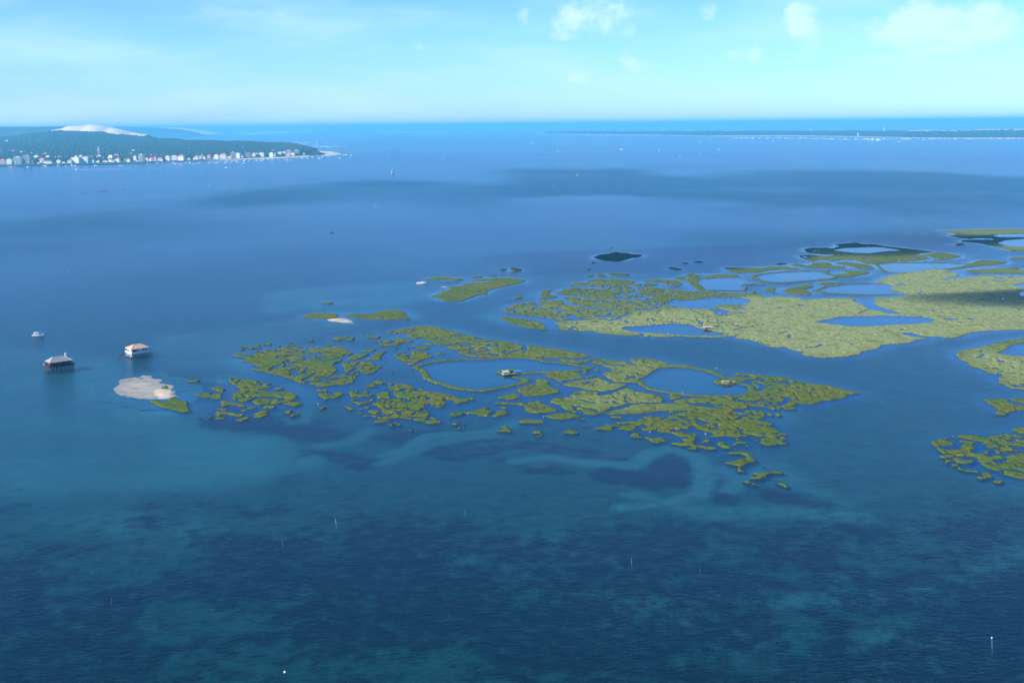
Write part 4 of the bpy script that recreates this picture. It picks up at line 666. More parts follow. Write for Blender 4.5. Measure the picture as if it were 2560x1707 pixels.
def build_seabed():
    weed = B.zeros(); pale = B.zeros()
    for z, v, s in WEED: B.fill(weed, P(z, s), v, 'max')
    for z, v, s in PALE: B.fill(pale, P(z, s), v, 'max')
    e = fbm(B.shape, 34, B.dx, B.dy, 301, 5, .65); e2 = fbm(B.shape, 11, B.dx, B.dy, 311, 3, .7)
    soft = B.blur(weed, 3.0, 4.0); pale = B.blur(pale, 6, 10)
    weed = 0.9 * soft * np.clip((soft - 0.5 + 0.8 * e + 0.6 * e2 + 0.2) * 1.8 + 0.3, 0.1, 1.1)
    run = B.zeros()
    def runner(half, v):
        def fn(w, d, sl): return np.maximum(w, 0.55 * v * np.clip(1.6 - d / half + 0.9 * e[sl], 0, 1))
        return fn
    for z, wd, v, s in RUN: B.line(run, P(z, s), wd, runner(wd / 2, v))
    weed = weed * (1 - np.clip(run * 4, 0, 1)); pale = np.maximum(pale * (1 + 0.5 * e), run)
    # the nearest ground shelves into loose weed
    px, py = project(*np.meshgrid(B.x, B.y), np.zeros(B.shape))
    mott = np.clip((fbm(B.shape, 22, B.dx, B.dy, 321, 4, .65) + 0.25) * 1.6, 0, 1)
    Y = np.broadcast_to(B.y[:, None], B.shape)
    near = np.clip((500 - Y) / 190, 0, 1)
    clump = np.clip((fbm(B.shape, 48, B.dx, B.dy, 331, 5, .62) + 0.3 * e2 + 0.55 * near - 0.12) * 3.0, 0, 1)
    weed = np.maximum(weed, np.clip(near * 2, 0, 1) * (0.42 + 0.42 * clump)).astype(np.float32)
    pd = B.zeros()
    for zn, s in POND: B.fill(pd, P(zn, s), 0.22)
    pale = np.maximum(pale, B.blur(pd, 3, 4) * (1 + 0.6 * e))
    z = -1.6 + 0.5 * np.clip(pale, 0, 1) - 0.2 * np.clip(weed, 0, 1) + 0.15 * e
    z = np.minimum(z, -0.9)
    edge = np.ones(B.shape, np.float32); k = 12
    for t in range(k):
        v = (t + 1) / k
        edge[t, :] = np.minimum(edge[t, :], v); edge[-1 - t, :] = np.minimum(edge[-1 - t, :], v); edge[:, t] = np.minimum(edge[:, t], v); edge[:, -1 - t] = np.minimum(edge[:, -1 - t], v)
    ax = axis(B.x[0], B.x[-1], 2.5, FAR); ay = axis(B.y[0], B.y[-1], 2.5, FAR)
    Z = embed(-3.0 + (z + 3.0) * edge, ax, ay, -3.0)
    me = sheet('seabed', ax, ay, Z, {'weed': embed(weed * edge, ax, ay, 0), 'pale': embed(np.clip(pale, 0, 1) * edge, ax, ay, 0)})
    m = bpy.data.materials.new('mat_seabed'); m.use_nodes = True; nt = m.node_tree; L = nt.links.new
    b = nt.nodes['Principled BSDF']; b.inputs['Roughness'].default_value = 0.95; b.inputs['Specular IOR Level'].default_value = 0.0
    g = N(nt, 'ShaderNodeNewGeometry'); n = N(nt, 'ShaderNodeTexNoise'); n.inputs['Scale'].default_value = 0.12; n.inputs['Detail'].default_value = 6; L(g.outputs['Position'], n.inputs['Vector'])
    w = N(nt, 'ShaderNodeAttribute', attribute_name='weed'); p = N(nt, 'ShaderNodeAttribute', attribute_name='pale')
    nb = N(nt, 'ShaderNodeMapRange'); nb.inputs[1].default_value = .3; nb.inputs[2].default_value = .7; L(n.outputs['Fac'], nb.inputs[0])
    base = N(nt, 'ShaderNodeMix', data_type='RGBA'); L(nb.outputs[0], base.inputs[0]); base.inputs[6].default_value = SEABED_A; base.inputs[7].default_value = SEABED_B
    m1 = N(nt, 'ShaderNodeMix', data_type='RGBA'); L(p.outputs['Fac'], m1.inputs[0]); L(base.outputs[2], m1.inputs[6]); m1.inputs[7].default_value = (0.66, 0.59, 0.46, 1)
    n2 = N(nt, 'ShaderNodeTexNoise'); n2.inputs['Scale'].default_value = 0.16; n2.inputs['Detail'].default_value = 8; n2.inputs['Roughness'].default_value = 0.72; L(g.outputs['Position'], n2.inputs['Vector'])
    wm = N(nt, 'ShaderNodeMath', operation='MULTIPLY_ADD'); L(n2.outputs['Fac'], wm.inputs[0]); wm.inputs[1].default_value = 2.0; L(w.outputs['Fac'], wm.inputs[2])
    wf = N(nt, 'ShaderNodeMapRange', interpolation_type='SMOOTHSTEP'); wf.inputs[1].default_value = 1.2; wf.inputs[2].default_value = 2.0; wf.inputs[4].default_value = 0.93; L(wm.outputs[0], wf.inputs[0])
    m2 = N(nt, 'ShaderNodeMix', data_type='RGBA'); L(wf.outputs[0], m2.inputs[0]); L(m1.outputs[2], m2.inputs[6]); m2.inputs[7].default_value = (0.012, 0.016, 0.014, 1)
    L(m2.outputs[2], b.inputs['Base Color'])
    structure(link('seabed', me, m))

def build_water():
    # shelter: how close the water lies to marsh banks (calm water carries fewer ripples)
    land = (MZ > 0.05).astype(np.float32); near = G.blur(land, 9, 11)
    calm = np.clip(near * 2.6, 0, 1); calm = np.maximum(calm, np.clip(PONDMAP, 0, 1) * 0.85)
    C = B.zeros(); jx = np.clip(np.round((B.x - G.x[0]) / G.dx).astype(int), 0, len(G.x) - 1); iy = np.clip(np.round((B.y - G.y[0]) / G.dy).astype(int), 0, len(G.y) - 1)
    C = calm[np.ix_(iy, jx)]
    C = C * ((B.x >= G.x[0]) & (B.x <= G.x[-1]))[None, :] * ((B.y >= G.y[0]) & (B.y <= G.y[-1]))[:, None]
    ax = axis(B.x[0], B.x[-1], 5.0, FAR, 1.07); ay = axis(B.y[0], B.y[-1], 5.0, FAR, 1.07)
    # painted dark bands: traced gusts with cloud shade, and lulls, over the open bay, sampled on a wide grid
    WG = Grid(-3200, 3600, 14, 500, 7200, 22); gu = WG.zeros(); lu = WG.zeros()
    for z, v, s in GUST_SHADE: WG.fill(gu, P(z, s), v, 'max')
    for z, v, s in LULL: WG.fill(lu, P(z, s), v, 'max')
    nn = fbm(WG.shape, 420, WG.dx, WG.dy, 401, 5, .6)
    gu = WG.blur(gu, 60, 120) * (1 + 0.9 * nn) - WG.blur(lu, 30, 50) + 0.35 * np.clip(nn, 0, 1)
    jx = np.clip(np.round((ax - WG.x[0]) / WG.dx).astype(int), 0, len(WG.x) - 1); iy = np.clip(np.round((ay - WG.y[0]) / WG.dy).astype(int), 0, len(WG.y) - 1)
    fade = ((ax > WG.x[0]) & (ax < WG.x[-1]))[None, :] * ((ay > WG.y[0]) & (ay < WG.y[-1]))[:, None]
    WIND_SHADE = (np.clip(gu[np.ix_(iy, jx)], 0, 1.2) * fade).astype(np.float32)
    # suspended silt: clear over the weed beds close by, cloudier in the open bay
    XX, YY = np.meshgrid(ax, ay); dd = np.hypot(XX * 0.7, YY)
    SILT = (WATER_MILK[0] + (WATER_MILK[1] - WATER_MILK[0]) * np.clip((dd - 420) / 900, 0, 1) ** 0.8).astype(np.float32)
    me = sheet('water', ax, ay, np.zeros((len(ay), len(ax)), np.float32), {'calm': embed(C, ax, ay, 0, 2), 'silt': SILT, 'wind_shade': WIND_SHADE})
    m = bpy.data.materials.new('mat_water'); m.use_nodes = True; nt = m.node_tree; nt.nodes.clear(); L = nt.links.new
    out = N(nt, 'ShaderNodeOutputMaterial')
    g = N(nt, 'ShaderNodeNewGeometry'); cal = N(nt, 'ShaderNodeAttribute', attribute_name='calm')
    mp = N(nt, 'ShaderNodeMapping'); mp.inputs['Rotation'].default_value = (0, 0, math.radians(-28)); mp.inputs['Scale'].default_value = (0.55, 1.5, 1); L(g.outputs['Position'], mp.inputs[0])
    n1 = N(nt, 'ShaderNodeTexNoise'); n1.inputs['Scale'].default_value = 0.5; n1.inputs['Detail'].default_value = 3; n1.inputs['Roughness'].default_value = 0.6; L(mp.outputs[0], n1.inputs['Vector'])
    n2 = N(nt, 'ShaderNodeTexNoise'); n2.inputs['Scale'].default_value = 0.045; n2.inputs['Detail'].default_value = 2; L(mp.outputs[0], n2.inputs['Vector'])
    gust = N(nt, 'ShaderNodeMapping'); gust.inputs['Scale'].default_value = (0.0016, 0.0034, 1); gust.inputs['Rotation'].default_value = (0, 0, math.radians(8)); L(g.outputs['Position'], gust.inputs[0])
    n3 = N(nt, 'ShaderNodeTexNoise'); n3.inputs['Scale'].default_value = 1.0; n3.inputs['Detail'].default_value = 3; L(gust.outputs[0], n3.inputs['Vector'])
    hs = N(nt, 'ShaderNodeMath', operation='MULTIPLY_ADD'); L(n2.outputs['Fac'], hs.inputs[0]); hs.inputs[1].default_value = 0.7; L(n1.outputs['Fac'], hs.inputs[2])
    # ripple height: sheltered water flat, open water driven by gusts
    gs = N(nt, 'ShaderNodeMapRange'); gs.inputs[1].default_value = .3; gs.inputs[2].default_value = .7; gs.inputs[3].default_value = WAVE[0]; gs.inputs[4].default_value = WAVE[1]; L(n3.outputs['Fac'], gs.inputs[0])
    cs = N(nt, 'ShaderNodeMapRange'); cs.inputs[3].default_value = 1.0; cs.inputs[4].default_value = 0.05; L(cal.outputs['Fac'], cs.inputs[0])
    st = N(nt, 'ShaderNodeMath', operation='MULTIPLY'); L(gs.outputs[0], st.inputs[0]); L(cs.outputs[0], st.inputs[1])
    bp = N(nt, 'ShaderNodeBump'); bp.inputs['Distance'].default_value = 0.6; L(st.outputs[0], bp.inputs['Strength']); L(hs.outputs[0], bp.inputs['Height'])
    # Schlick's Fresnel, the same from above and from below (the bed has to be lit through the sheet)
    # averaged over the slopes of a wind-roughened surface: a lower exponent and a divisor (Bruneton), both near Schlick's where calm
    bf = N(nt, 'ShaderNodeMix', data_type='VECTOR'); bf.inputs[0].default_value = 0.5; L(g.outputs['Normal'], bf.inputs[4]); L(bp.outputs[0], bf.inputs[5])
    dt = N(nt, 'ShaderNodeVectorMath', operation='DOT_PRODUCT'); L(bf.outputs[1], dt.inputs[0]); L(g.outputs['Incoming'], dt.inputs[1])
    ab = N(nt, 'ShaderNodeMath', operation='ABSOLUTE'); L(dt.outputs['Value'], ab.inputs[0])
    om = N(nt, 'ShaderNodeMath', operation='SUBTRACT'); om.use_clamp = True; om.inputs[0].default_value = 1.0; L(ab.outputs[0], om.inputs[1])
    xe = N(nt, 'ShaderNodeMapRange'); xe.inputs[3].default_value = 4.7; xe.inputs[4].default_value = 4.8; L(cal.outputs['Fac'], xe.inputs[0])
    xd = N(nt, 'ShaderNodeMapRange'); xd.inputs[4].default_value = 0.9; L(cal.outputs['Fac'], xd.inputs[0])
    wi = N(nt, 'ShaderNodeAttribute', attribute_name='wind_shade'); wr = N(nt, 'ShaderNodeMapRange'); wr.inputs[3].default_value = 0.68; wr.inputs[4].default_value = 0.34; L(wi.outputs['Fac'], wr.inputs[0]); L(wr.outputs[0], xd.inputs[3])
    pw = N(nt, 'ShaderNodeMath', operation='POWER'); L(om.outputs[0], pw.inputs[0]); L(xe.outputs[0], pw.inputs[1])
    fr = N(nt, 'ShaderNodeMath', operation='MULTIPLY_ADD'); L(pw.outputs[0], fr.inputs[0]); L(xd.outputs[0], fr.inputs[1]); fr.inputs[2].default_value = 0.02
    gl = N(nt, 'ShaderNodeBsdfGlossy'); L(bp.outputs[0], gl.inputs['Normal'])
    rg = N(nt, 'ShaderNodeMapRange'); rg.inputs[3].default_value = 0.18; rg.inputs[4].default_value = 0.03; L(cal.outputs['Fac'], rg.inputs[0]); L(rg.outputs[0], gl.inputs['Roughness'])
    tr = N(nt, 'ShaderNodeBsdfTransparent'); tr.inputs[0].default_value = WATER_TINT
    df = N(nt, 'ShaderNodeBsdfDiffuse'); L(bp.outputs[0], df.inputs['Normal'])
    wc = N(nt, 'ShaderNodeMix', data_type='RGBA'); L(n3.outputs['Fac'], wc.inputs[0]); wc.inputs[6].default_value = WATER_A; wc.inputs[7].default_value = WATER_B; L(wc.outputs[2], df.inputs[0])
    body = N(nt, 'ShaderNodeMixShader'); sl_ = N(nt, 'ShaderNodeAttribute', attribute_name='silt'); L(sl_.outputs['Fac'], body.inputs[0]); L(tr.outputs[0], body.inputs[1]); L(df.outputs[0], body.inputs[2])
    mx = N(nt, 'ShaderNodeMixShader'); L(fr.outputs[0], mx.inputs[0]); L(body.outputs[0], mx.inputs[1]); L(gl.outputs[0], mx.inputs[2]); L(mx.outputs[0], out.inputs[0])
    structure(link('water', me, m))

SEABED_A = (0.045, 0.09, 0.06, 1); SEABED_B = (0.075, 0.125, 0.085, 1)
WATER_TINT = (0.23, 0.64, 0.77, 1); WATER_A = (0.006, 0.06, 0.14, 1); WATER_B = (0.008, 0.085, 0.20, 1); WATER_MILK = (0.09, 0.42); WAVE = (0.4, 0.85)
build_seabed()
build_water()

# ------------------------------------------------------------------ far shores
def interp(tab, x):
    t = np.array(tab, float); return np.interp(x, t[:, 0], t[:, 1])

TOWN_SHORE = [(-260, 425), (0, 416.2), (100, 414.6), (240, 411.6), (342, 408.9), (480, 404), (640, 397.4), (720, 394.4), (773, 391.2), (803, 389.5)]
TOWN_TOP = [(-260, 351), (0, 347), (60, 339), (130, 329), (200, 328.5), (260, 331), (300, 337), (380, 346), (480, 353), (640, 357), (700, 361), (740, 363), (770, 372), (790, 381), (803, 385)]
TOWN_DEEP = [(-260, 4600), (300, 4200), (400, 3400), (480, 2700), (640, 1700), (720, 1000), (770, 420), (803, 150)]
SPIT_SHORE = [(1340, 334.5), (1400, 335.6), (1646, 338), (1770, 341), (1980, 340), (2140, 342), (2343, 346), (2560, 346), (2900, 346)]
SPIT_TOP = [(1340, 334), (1370, 332.5), (1420, 331.5), (1500, 331.2), (1700, 331), (1960, 330.5), (2200, 330), (2300, 330.5), (2400, 330), (2450, 328), (2560, 327), (2900, 325)]
SPIT_DEEP = [(1340, 500), (1450, 1500), (2000, 1800), (2900, 2000)]

def land_point(px, t, shore, top, deep, z0):
    """a point of a shore's terrain: t = 0 at the water, 1 at the back"""
    px = np.asarray(px, float); t = np.asarray(t, float)
    ys = interp(shore, px); yt = interp(top, px); dp = interp(deep, px)
    p0 = at(px, ys); D = p0[..., 1] + dp * t
    zt = at_dist(px, yt, p0[..., 1] + dp)[..., 2]
    s = np.clip((t * dp - 190) / np.maximum(dp - 190, 60), 0, 1); s = s ** 1.35
    z = z0 * np.clip(t * dp / 40, 0, 1) + np.maximum(zt - z0, 0) * s + 1.5 * np.sin(px * 0.07 + t * 9) * s
    q = at_dist(px, ys, D)
    x = q[..., 0]
    return np.stack([x, D, z], -1)

def land_mesh(name, x0, x1, nx, nt, shore, top, deep, z0, mat, label):
    px, t = np.meshgrid(np.linspace(x0, x1, nx), np.linspace(0, 1, nt) ** 1.4)
    v = land_point(px, t, shore, top, deep, z0)
    back = v[-1:].copy(); back[..., 1] += 400; back[..., 2] = -4          # the far slope down to the sea
    v = np.concatenate((v, back)); v[0, :, 2] = -0.6
    n = v.shape[0]; i, j = np.meshgrid(np.arange(n - 1), np.arange(nx - 1), indexing='ij'); i = i.ravel(); j = j.ravel()
    q = np.stack([i * nx + j, i * nx + j + 1, (i + 1) * nx + j + 1, (i + 1) * nx + j], 1)
    me = np_mesh(name, v.reshape(-1, 3), q, {'tint': RNG.random(n * nx)})
    return structure(link(name, me, mat), label)

land_mesh('town_land', -260, 803, 130, 34, TOWN_SHORE, TOWN_TOP, TOWN_DEEP, 4.0, M['hill_wood'], 'low wooded coast with a town along the water')
land_mesh('spit_land', 1340, 2900, 160, 24, SPIT_SHORE, SPIT_TOP, SPIT_DEEP, 3.0, M['hill_wood'], 'long low wooded spit on the horizon')

def crowns(name, pts, rad, hgt, tint, mat, label):
    """pine crowns: rounded, ragged domes over the given feet, one mesh"""
    n = 7; ring = [(0.75, 0.05), (1.0, 0.45), (0.62, 0.85)]
    base = [(math.cos(2 * math.pi * (i + .5 * k) / n) * r, math.sin(2 * math.pi * (i + .5 * k) / n) * r, z) for k, (r, z) in enumerate(ring) for i in range(n)] + [(0, 0, 1.02)]
    base = np.array(base); f = []
    for k in range(2):
        for i in range(n):
            a, b_, c, d = k * n + i, k * n + (i + 1) % n, (k + 1) * n + i, (k + 1) * n + (i + 1) % n
            f += [(a, b_, c), (b_, d, c)]
    f += [(2 * n + i, 2 * n + (i + 1) % n, 3 * n) for i in range(n)]
    f = np.array(f); m = len(pts); nv = len(base)
    jit = 1 + 0.32 * (RNG.random((m, nv, 3)) - 0.5)
    v = base[None] * jit * np.stack([rad, rad, hgt], -1)[:, None, :] + pts[:, None, :]
    faces = (f[None] + (np.arange(m) * nv)[:, None, None]).reshape(-1, 3)
    me = np_mesh(name, v.reshape(-1, 3), faces, {'tint': np.repeat(tint, nv)}, smooth=False)
    return stuff(link(name, me, mat), label)

def town_forest():
    n = 17000; px = RNG.uniform(-240, 800, n); t = RNG.random(n) ** 1.1
    dp = interp(TOWN_DEEP, px); keep = (t * dp > 300) | (RNG.random(n) < 0.04) & (t * dp > 120)
    keep &= t < 0.99
    px, t, dp = px[keep], t[keep], dp[keep]
    p = land_point(px, t, TOWN_SHORE, TOWN_TOP, TOWN_DEEP, 4.0)
    row = (t * dp < 430)                                      # the tall dark pines right behind the houses
    r = RNG.uniform(6, 12, len(px)) * np.where(row, 1.25, 1.0) * (1 + 1.2 * t); h = RNG.uniform(8, 13, len(px)) * np.where(row, 1.5, 1.0)
    tint = np.clip(RNG.normal(0.45, 0.25, len(px)) - 0.3 * row, 0, 1)
    crowns('pine_forest', p, r, h, tint, M['pine'], 'dense pine wood covering the hills behind the town')
def spit_forest():
    n = 6000; px = RNG.uniform(1365, 2880, n); t = RNG.random(n)
    dp = interp(SPIT_DEEP, px); keep = (t * dp > 120) & (t < .98); px, t = px[keep], t[keep]
    p = land_point(px, t, SPIT_SHORE, SPIT_TOP, SPIT_DEEP, 3.0)
    sc = p[:, 1] / 10000.0
    crowns('pine_forest', p, RNG.uniform(13, 24, len(px)) * sc, RNG.uniform(9, 15, len(px)) * sc, np.clip(RNG.normal(.35, .25, len(px)), 0, 1), M['pine'], 'dark pines along the far low spit')
town_forest(); spit_forest()

def ridge(name, line, D, half, mat, label, base=-2.0, wob=6.0, nx=90):
    """a hill or dune: a crest line given in the picture at distance D, sloping down before and behind"""
    l = np.array(line, float); px = np.linspace(l[0, 0], l[-1, 0], nx); y = np.interp(px, l[:, 0], l[:, 1])
    crest = at_dist(px, y, np.full(nx, float(D))); rows = []
    for k, (o, g) in enumerate([(-1, 0), (-.72, .22), (-.45, .55), (-.2, .85), (0, 1), (.35, .7), (1, 0)]):
        r = crest.copy(); r[:, 1] += o * half + wob * 4 * np.sin(px * .11 + k); r[:, 2] = base + (crest[:, 2] - base) * g + (wob * np.sin(px * .23 + 2 * k) * g * (1 - g) * 2)
        if g == 1: r[:, 2] = crest[:, 2]
        if g == 0: r[:, 2] = base
        rows.append(r)
    v = np.array(rows); n = len(rows); i, j = np.meshgrid(np.arange(n - 1), np.arange(nx - 1), indexing='ij'); i = i.ravel(); j = j.ravel()
    q = np.stack([i * nx + j, i * nx + j + 1, (i + 1) * nx + j + 1, (i + 1) * nx + j], 1)
    return structure(link(name, np_mesh(name, v.reshape(-1, 3), q, {'tint': RNG.random(n * nx)}), mat), label)
ridge('sand_dune', [(128, 327), (140, 323.5), (153, 321), (169, 315.7), (196, 315.5), (212, 312.8), (226, 311.3), (245, 313.4), (265, 316.6), (286, 320), (306, 325), (330, 331), (368, 337)], 9100, 520, M['dune_sand'], 'great pale sand dune rising over the wooded hills')
ridge('sand_dune', [(350, 336), (362, 326), (395, 321), (420, 319.6), (443, 319), (470, 321.5), (500, 325.5), (530, 330), (548, 335)], 24000, 900, M['dune_sand'], 'lower sand dune further along the coast')
ridge('wooded_hill', [(-400, 321.5), (-100, 317.8), (0, 317), (60, 317.5), (150, 316.5), (200, 316), (240, 318), (280, 324), (340, 340)], 12200, 700, M['hill_wood'], 'blue wooded ridge behind the great dune')
ridge('wooded_hill', [(180, 320), (220, 318), (260, 317.5), (330, 317.2), (355, 318.5), (400, 321), (450, 323.5), (480, 329), (510, 340)], 20000, 900, M['hill_wood'], 'furthest pale blue wooded ridge past the great dune')
ridge('sand_dune', [(2250, 328), (2300, 325.5), (2330, 326), (2400, 327), (2430, 325), (2470, 323), (2510, 323.4), (2560, 323), (2640, 322), (2900, 321)], 12900, 300, M['dune_sand'], 'pale dune crest along the outer side of the far spit', wob=3)

def strip(name, low, high, zl, zh, mat, label, n=120):
    l = np.array(low, float); h = np.array(high, float); s = np.linspace(0, 1, n)
    def res(a):
        t = np.linspace(0, 1, len(a)); return np.stack([np.interp(s, t, a[:, 0]), np.interp(s, t, a[:, 1])], 1)
    l = res(l); h = res(h)
    a = at(l[:, 0], l[:, 1], zl); b = at(h[:, 0], h[:, 1], zh); c = b.copy(); c[:, 2] = -1.0; c[:, 1] += 30
    v = np.concatenate((a, b, c)); i = np.arange(n - 1)
    q = np.concatenate((np.stack([i, i + 1, n + i + 1, n + i], 1), np.stack([n + i, n + i + 1, 2 * n + i + 1, 2 * n + i], 1)))
    return structure(link(name, np_mesh(name, v, q), mat), label)
bx = [240, 300, 342, 400, 480, 560, 640, 720, 773]
strip('beach', [(x, interp(TOWN_SHORE, x) + .6) for x in bx], [(x, interp(TOWN_SHORE, x) - (1.4 if x < 300 else 2.2)) for x in bx], 0.05, 5.0, M['beach_sand'], 'narrow pale sandy beach below the town')
strip('beach', [(760, 392.6), (790, 391), (815, 389.8), (840, 388), (853, 385.6)], [(760, 387.5), (785, 382.5), (803, 378.6), (830, 379.2), (852, 384.2)], 0.08, 1.2, M['beach_sand'], 'wide pale sand point at the end of the town', 60)
sx = np.linspace(1345, 2880, 60)
strip('beach', [(x, interp(SPIT_SHORE, x) + .5) for x in sx], [(x, interp(SPIT_SHORE, x) - 1.3) for x in sx], 0.05, 4.0, M['beach_sand'], 'thin pale beach along the far spit', 160)
strip('sandbar', [(583, 336.2), (620, 336), (658, 334.9), (720, 332.6), (820, 329)], [(583, 335), (620, 334.2), (658, 333), (720, 331), (820, 328.2)], 0.1, 3.0, M['beach_sand'], 'long pale sandbar on the open water', 40)
strip('sandbar', [(577, 331.2), (640, 331), (760, 328.6)], [(577, 330.3), (640, 330), (760, 327.8)], 0.1, 3.0, M['beach_sand'], 'fainter sandbar behind the long one', 30)
strip('sandbar', [(938, 331.6), (1000, 331.6), (1066, 331)], [(938, 330.8), (1000, 330.2), (1066, 330.2)], 0.1, 2.0, M['beach_sand'], 'short pale sandbar between the two shores', 30)
strip('sandbar', [(511, 326.6), (545, 326.4)], [(511, 325), (545, 325.8)], 0.1, 3.0, M['beach_sand'], 'sand tongue at the foot of the lower dune', 12)
wx = [-260, 0, 60, 120, 180, 240]
strip('sea_wall', [(x, interp(TOWN_SHORE, x) + .5) for x in wx], [(x, interp(TOWN_SHORE, x) - 1.9) for x in wx], 0.0, 4.6, M['grey_wall'], 'grey sea wall below the town quay', 30)

def build_surf():
    mb = MB()
    for k in range(170):
        x = random.uniform(1000, 2300); yh = 311.5 - (x - 1280) * 0.01023
        y = yh + (random.gauss(19, 1.0) if x < 1500 else random.gauss(18.5, 1.2) + (x - 1500) * 0.0022)
        w = random.uniform(2, 13); h = random.uniform(.35, .9)
        pts = [(x - w / 2, y), (x - w * .1, y + h * .5), (x + w / 2, y + h * .1), (x + w * .15, y - h * .5)]
        c = at(np.array([p[0] for p in pts]), np.array([p[1] for p in pts]), 0.6)
        mb.add([tuple(p) for p in c] + [(p[0], p[1], 2.6) for p in (c * 0.5 + c.mean(0) * 0.5)], [(0, 1, 5, 4), (1, 2, 6, 5), (2, 3, 7, 6), (3, 0, 4, 7), (4, 5, 6, 7)])
    stuff(mb.build('breaking_surf', M['foam']), 'white lines of surf breaking on the far bars')
build_surf()

# ------------------------------------------------------------------ town
ONES = ['', 'first', 'second', 'third', 'fourth', 'fifth', 'sixth', 'seventh', 'eighth', 'ninth', 'tenth', 'eleventh', 'twelfth', 'thirteenth', 'fourteenth', 'fifteenth', 'sixteenth', 'seventeenth', 'eighteenth', 'nineteenth']
TENS = {2: ('twenty', 'twentieth'), 3: ('thirty', 'thirtieth'), 4: ('forty', 'fortieth'), 5: ('fifty', 'fiftieth'), 6: ('sixty', 'sixtieth'), 7: ('seventy', 'seventieth'), 8: ('eighty', 'eightieth'), 9: ('ninety', 'ninetieth')}
def ordinal(n): return 'hundredth' if n == 100 else 'hundred-and-' + ordinal(n - 100) if n > 100 else ONES[n] if n < 20 else (TENS[n // 10][1] if n % 10 == 0 else TENS[n // 10][0] + '-' + ONES[n % 10])

WALLS = {'w': ('white_wall', 'white'), 'c': ('cream_wall', 'cream'), 'b': ('beige_wall', 'beige'), 'p': ('pink_wall', 'pink'), 'g': ('grey_wall', 'grey'), 'y': ('yellow_wall', 'yellow'), 'd': ('dark_slab', 'dark grey')}
ROOFS = {'o': ('orange_tile', 'orange tiled'), 'n': ('brown_tile', 'brown tiled'), 's': ('slate', 'dark slate'), 'f': ('flat_roof', 'flat'), 'a': ('pale_tile', 'pale tiled')}
# (zone x0, y0) then left, right, top, base in tenths of a photograph pixel (about), wall, roof, row: f = on the waterfront, t = among the trees
ZT = {'A': (0, 350), 'B': (240, 350), 'C': (480, 340), 'D': (640, 330)}
KT = 240 / 2352
BUILD = """A 0 160 470 600 b o f|A 165 330 480 600 w f f|A 345 590 440 612 w f F|A 590 790 405 612 g f F|A 850 1000 395 500 w f f|A 950 1150 450 555 b o f|A 1140 1270 400 480 w f f|A 1100 1310 500 592 w s f|A 1330 1420 430 480 c f f|A 1400 1550 400 470 c o f|A 1540 1660 430 510 w s f|A 1400 1510 500 572 w f f|A 1660 1790 480 585 c n f|A 1750 2000 450 585 w f f|A 1840 1940 400 460 w f f|A 1950 2070 390 460 w f f|A 2000 2170 360 402 p o f|A 2010 2190 450 592 w f f|A 2100 2330 400 480 c a f|A 2200 2352 480 582 w s f
B 20 230 400 480 w f f|B 320 450 385 512 w f f|B 450 600 350 440 w o f|B 380 470 500 562 c o f|B 470 620 450 556 w o f|B 600 680 380 430 w o f|B 790 960 340 382 w f f|B 670 750 450 510 p o f|B 760 860 460 545 w o f|B 925 1015 400 505 c f f|B 1055 1210 372 545 w f F|B 1180 1280 350 400 p o f|B 1210 1300 430 525 w o f|B 1300 1420 430 515 w o f|B 1330 1410 360 430 c o f|B 1400 1560 350 402 w o f|B 1420 1500 415 530 b o f|B 1510 1660 425 515 w o f|B 1590 1635 375 420 w f f|B 1620 1730 320 372 c o f|B 1705 1835 400 512 w f f|B 1850 2010 390 505 w f f|B 2000 2210 370 505 w o f|B 2250 2310 370 422 p o f
C 60 180 480 582 w o f|C 180 330 450 555 g s f|C 370 490 460 555 p o f|C 550 680 470 565 w f f|C 680 870 430 565 w o f|C 895 960 470 515 p o f|C 960 1090 410 548 w f F|C 1090 1210 430 548 w f f|C 1215 1290 420 475 y f f|C 1290 1350 385 425 w f f|C 1300 1470 420 548 d f F|C 1475 1590 410 505 w o f|C 1560 1640 430 505 w f f|C 1640 1790 420 515 w f f|C 1790 1900 430 485 w f f|C 1895 2020 420 525 w f f|C 1960 2030 355 402 w f f|C 2040 2240 415 495 w f f
D 560 660 500 575 w f f|D 650 740 490 565 w f f|D 730 900 462 575 w f F|D 930 1080 452 575 c f F|D 1480 1570 470 525 w f f
A 0 80 250 320 w s t|A 220 310 240 290 c o t|A 310 420 235 330 p n t|A 520 580 290 350 w f t|A 590 680 285 330 c o t|A 760 860 330 362 w f t|A 1080 1200 320 400 p o t|A 1280 1350 345 385 w s t|A 1510 1610 340 375 b o t|A 1740 1800 250 310 g s t|A 1780 1840 360 402 w f t|A 1980 2050 250 300 g s t|A 180 300 20 60 w f t|A 960 1030 40 75 w f t|A 1730 1780 20 40 w f t|A 800 850 180 205 w f t|A 1810 1890 175 200 c f t|A 1270 1330 190 215 w f t
B 480 540 230 256 p o t|B 280 390 260 290 g f t|B 880 1020 255 300 w f t|B 440 480 290 312 w f t|B 1590 1630 230 260 w f t|B 1490 1530 210 235 w f t|B 1700 1730 225 250 w f t|B 2230 2352 195 245 w o t
C 960 1010 300 340 w f t|C 1020 1090 295 315 p o t|C 1200 1320 290 330 w f t|C 1380 1420 220 242 w f t|C 1910 1950 250 276 w f t|C 2180 2300 265 295 p o t|C 500 560 280 310 w f t|C 320 390 300 340 w o t|C 90 180 285 310 p o t|C 270 310 100 120 p o t|C 1830 1860 125 150 w f t|C 1930 1990 120 145 w f t|C 2070 2250 105 140 p o t|C 2150 2200 105 140 w f t|D 1220 1300 450 482 w f t|D 1160 1200 520 552 w f t"""

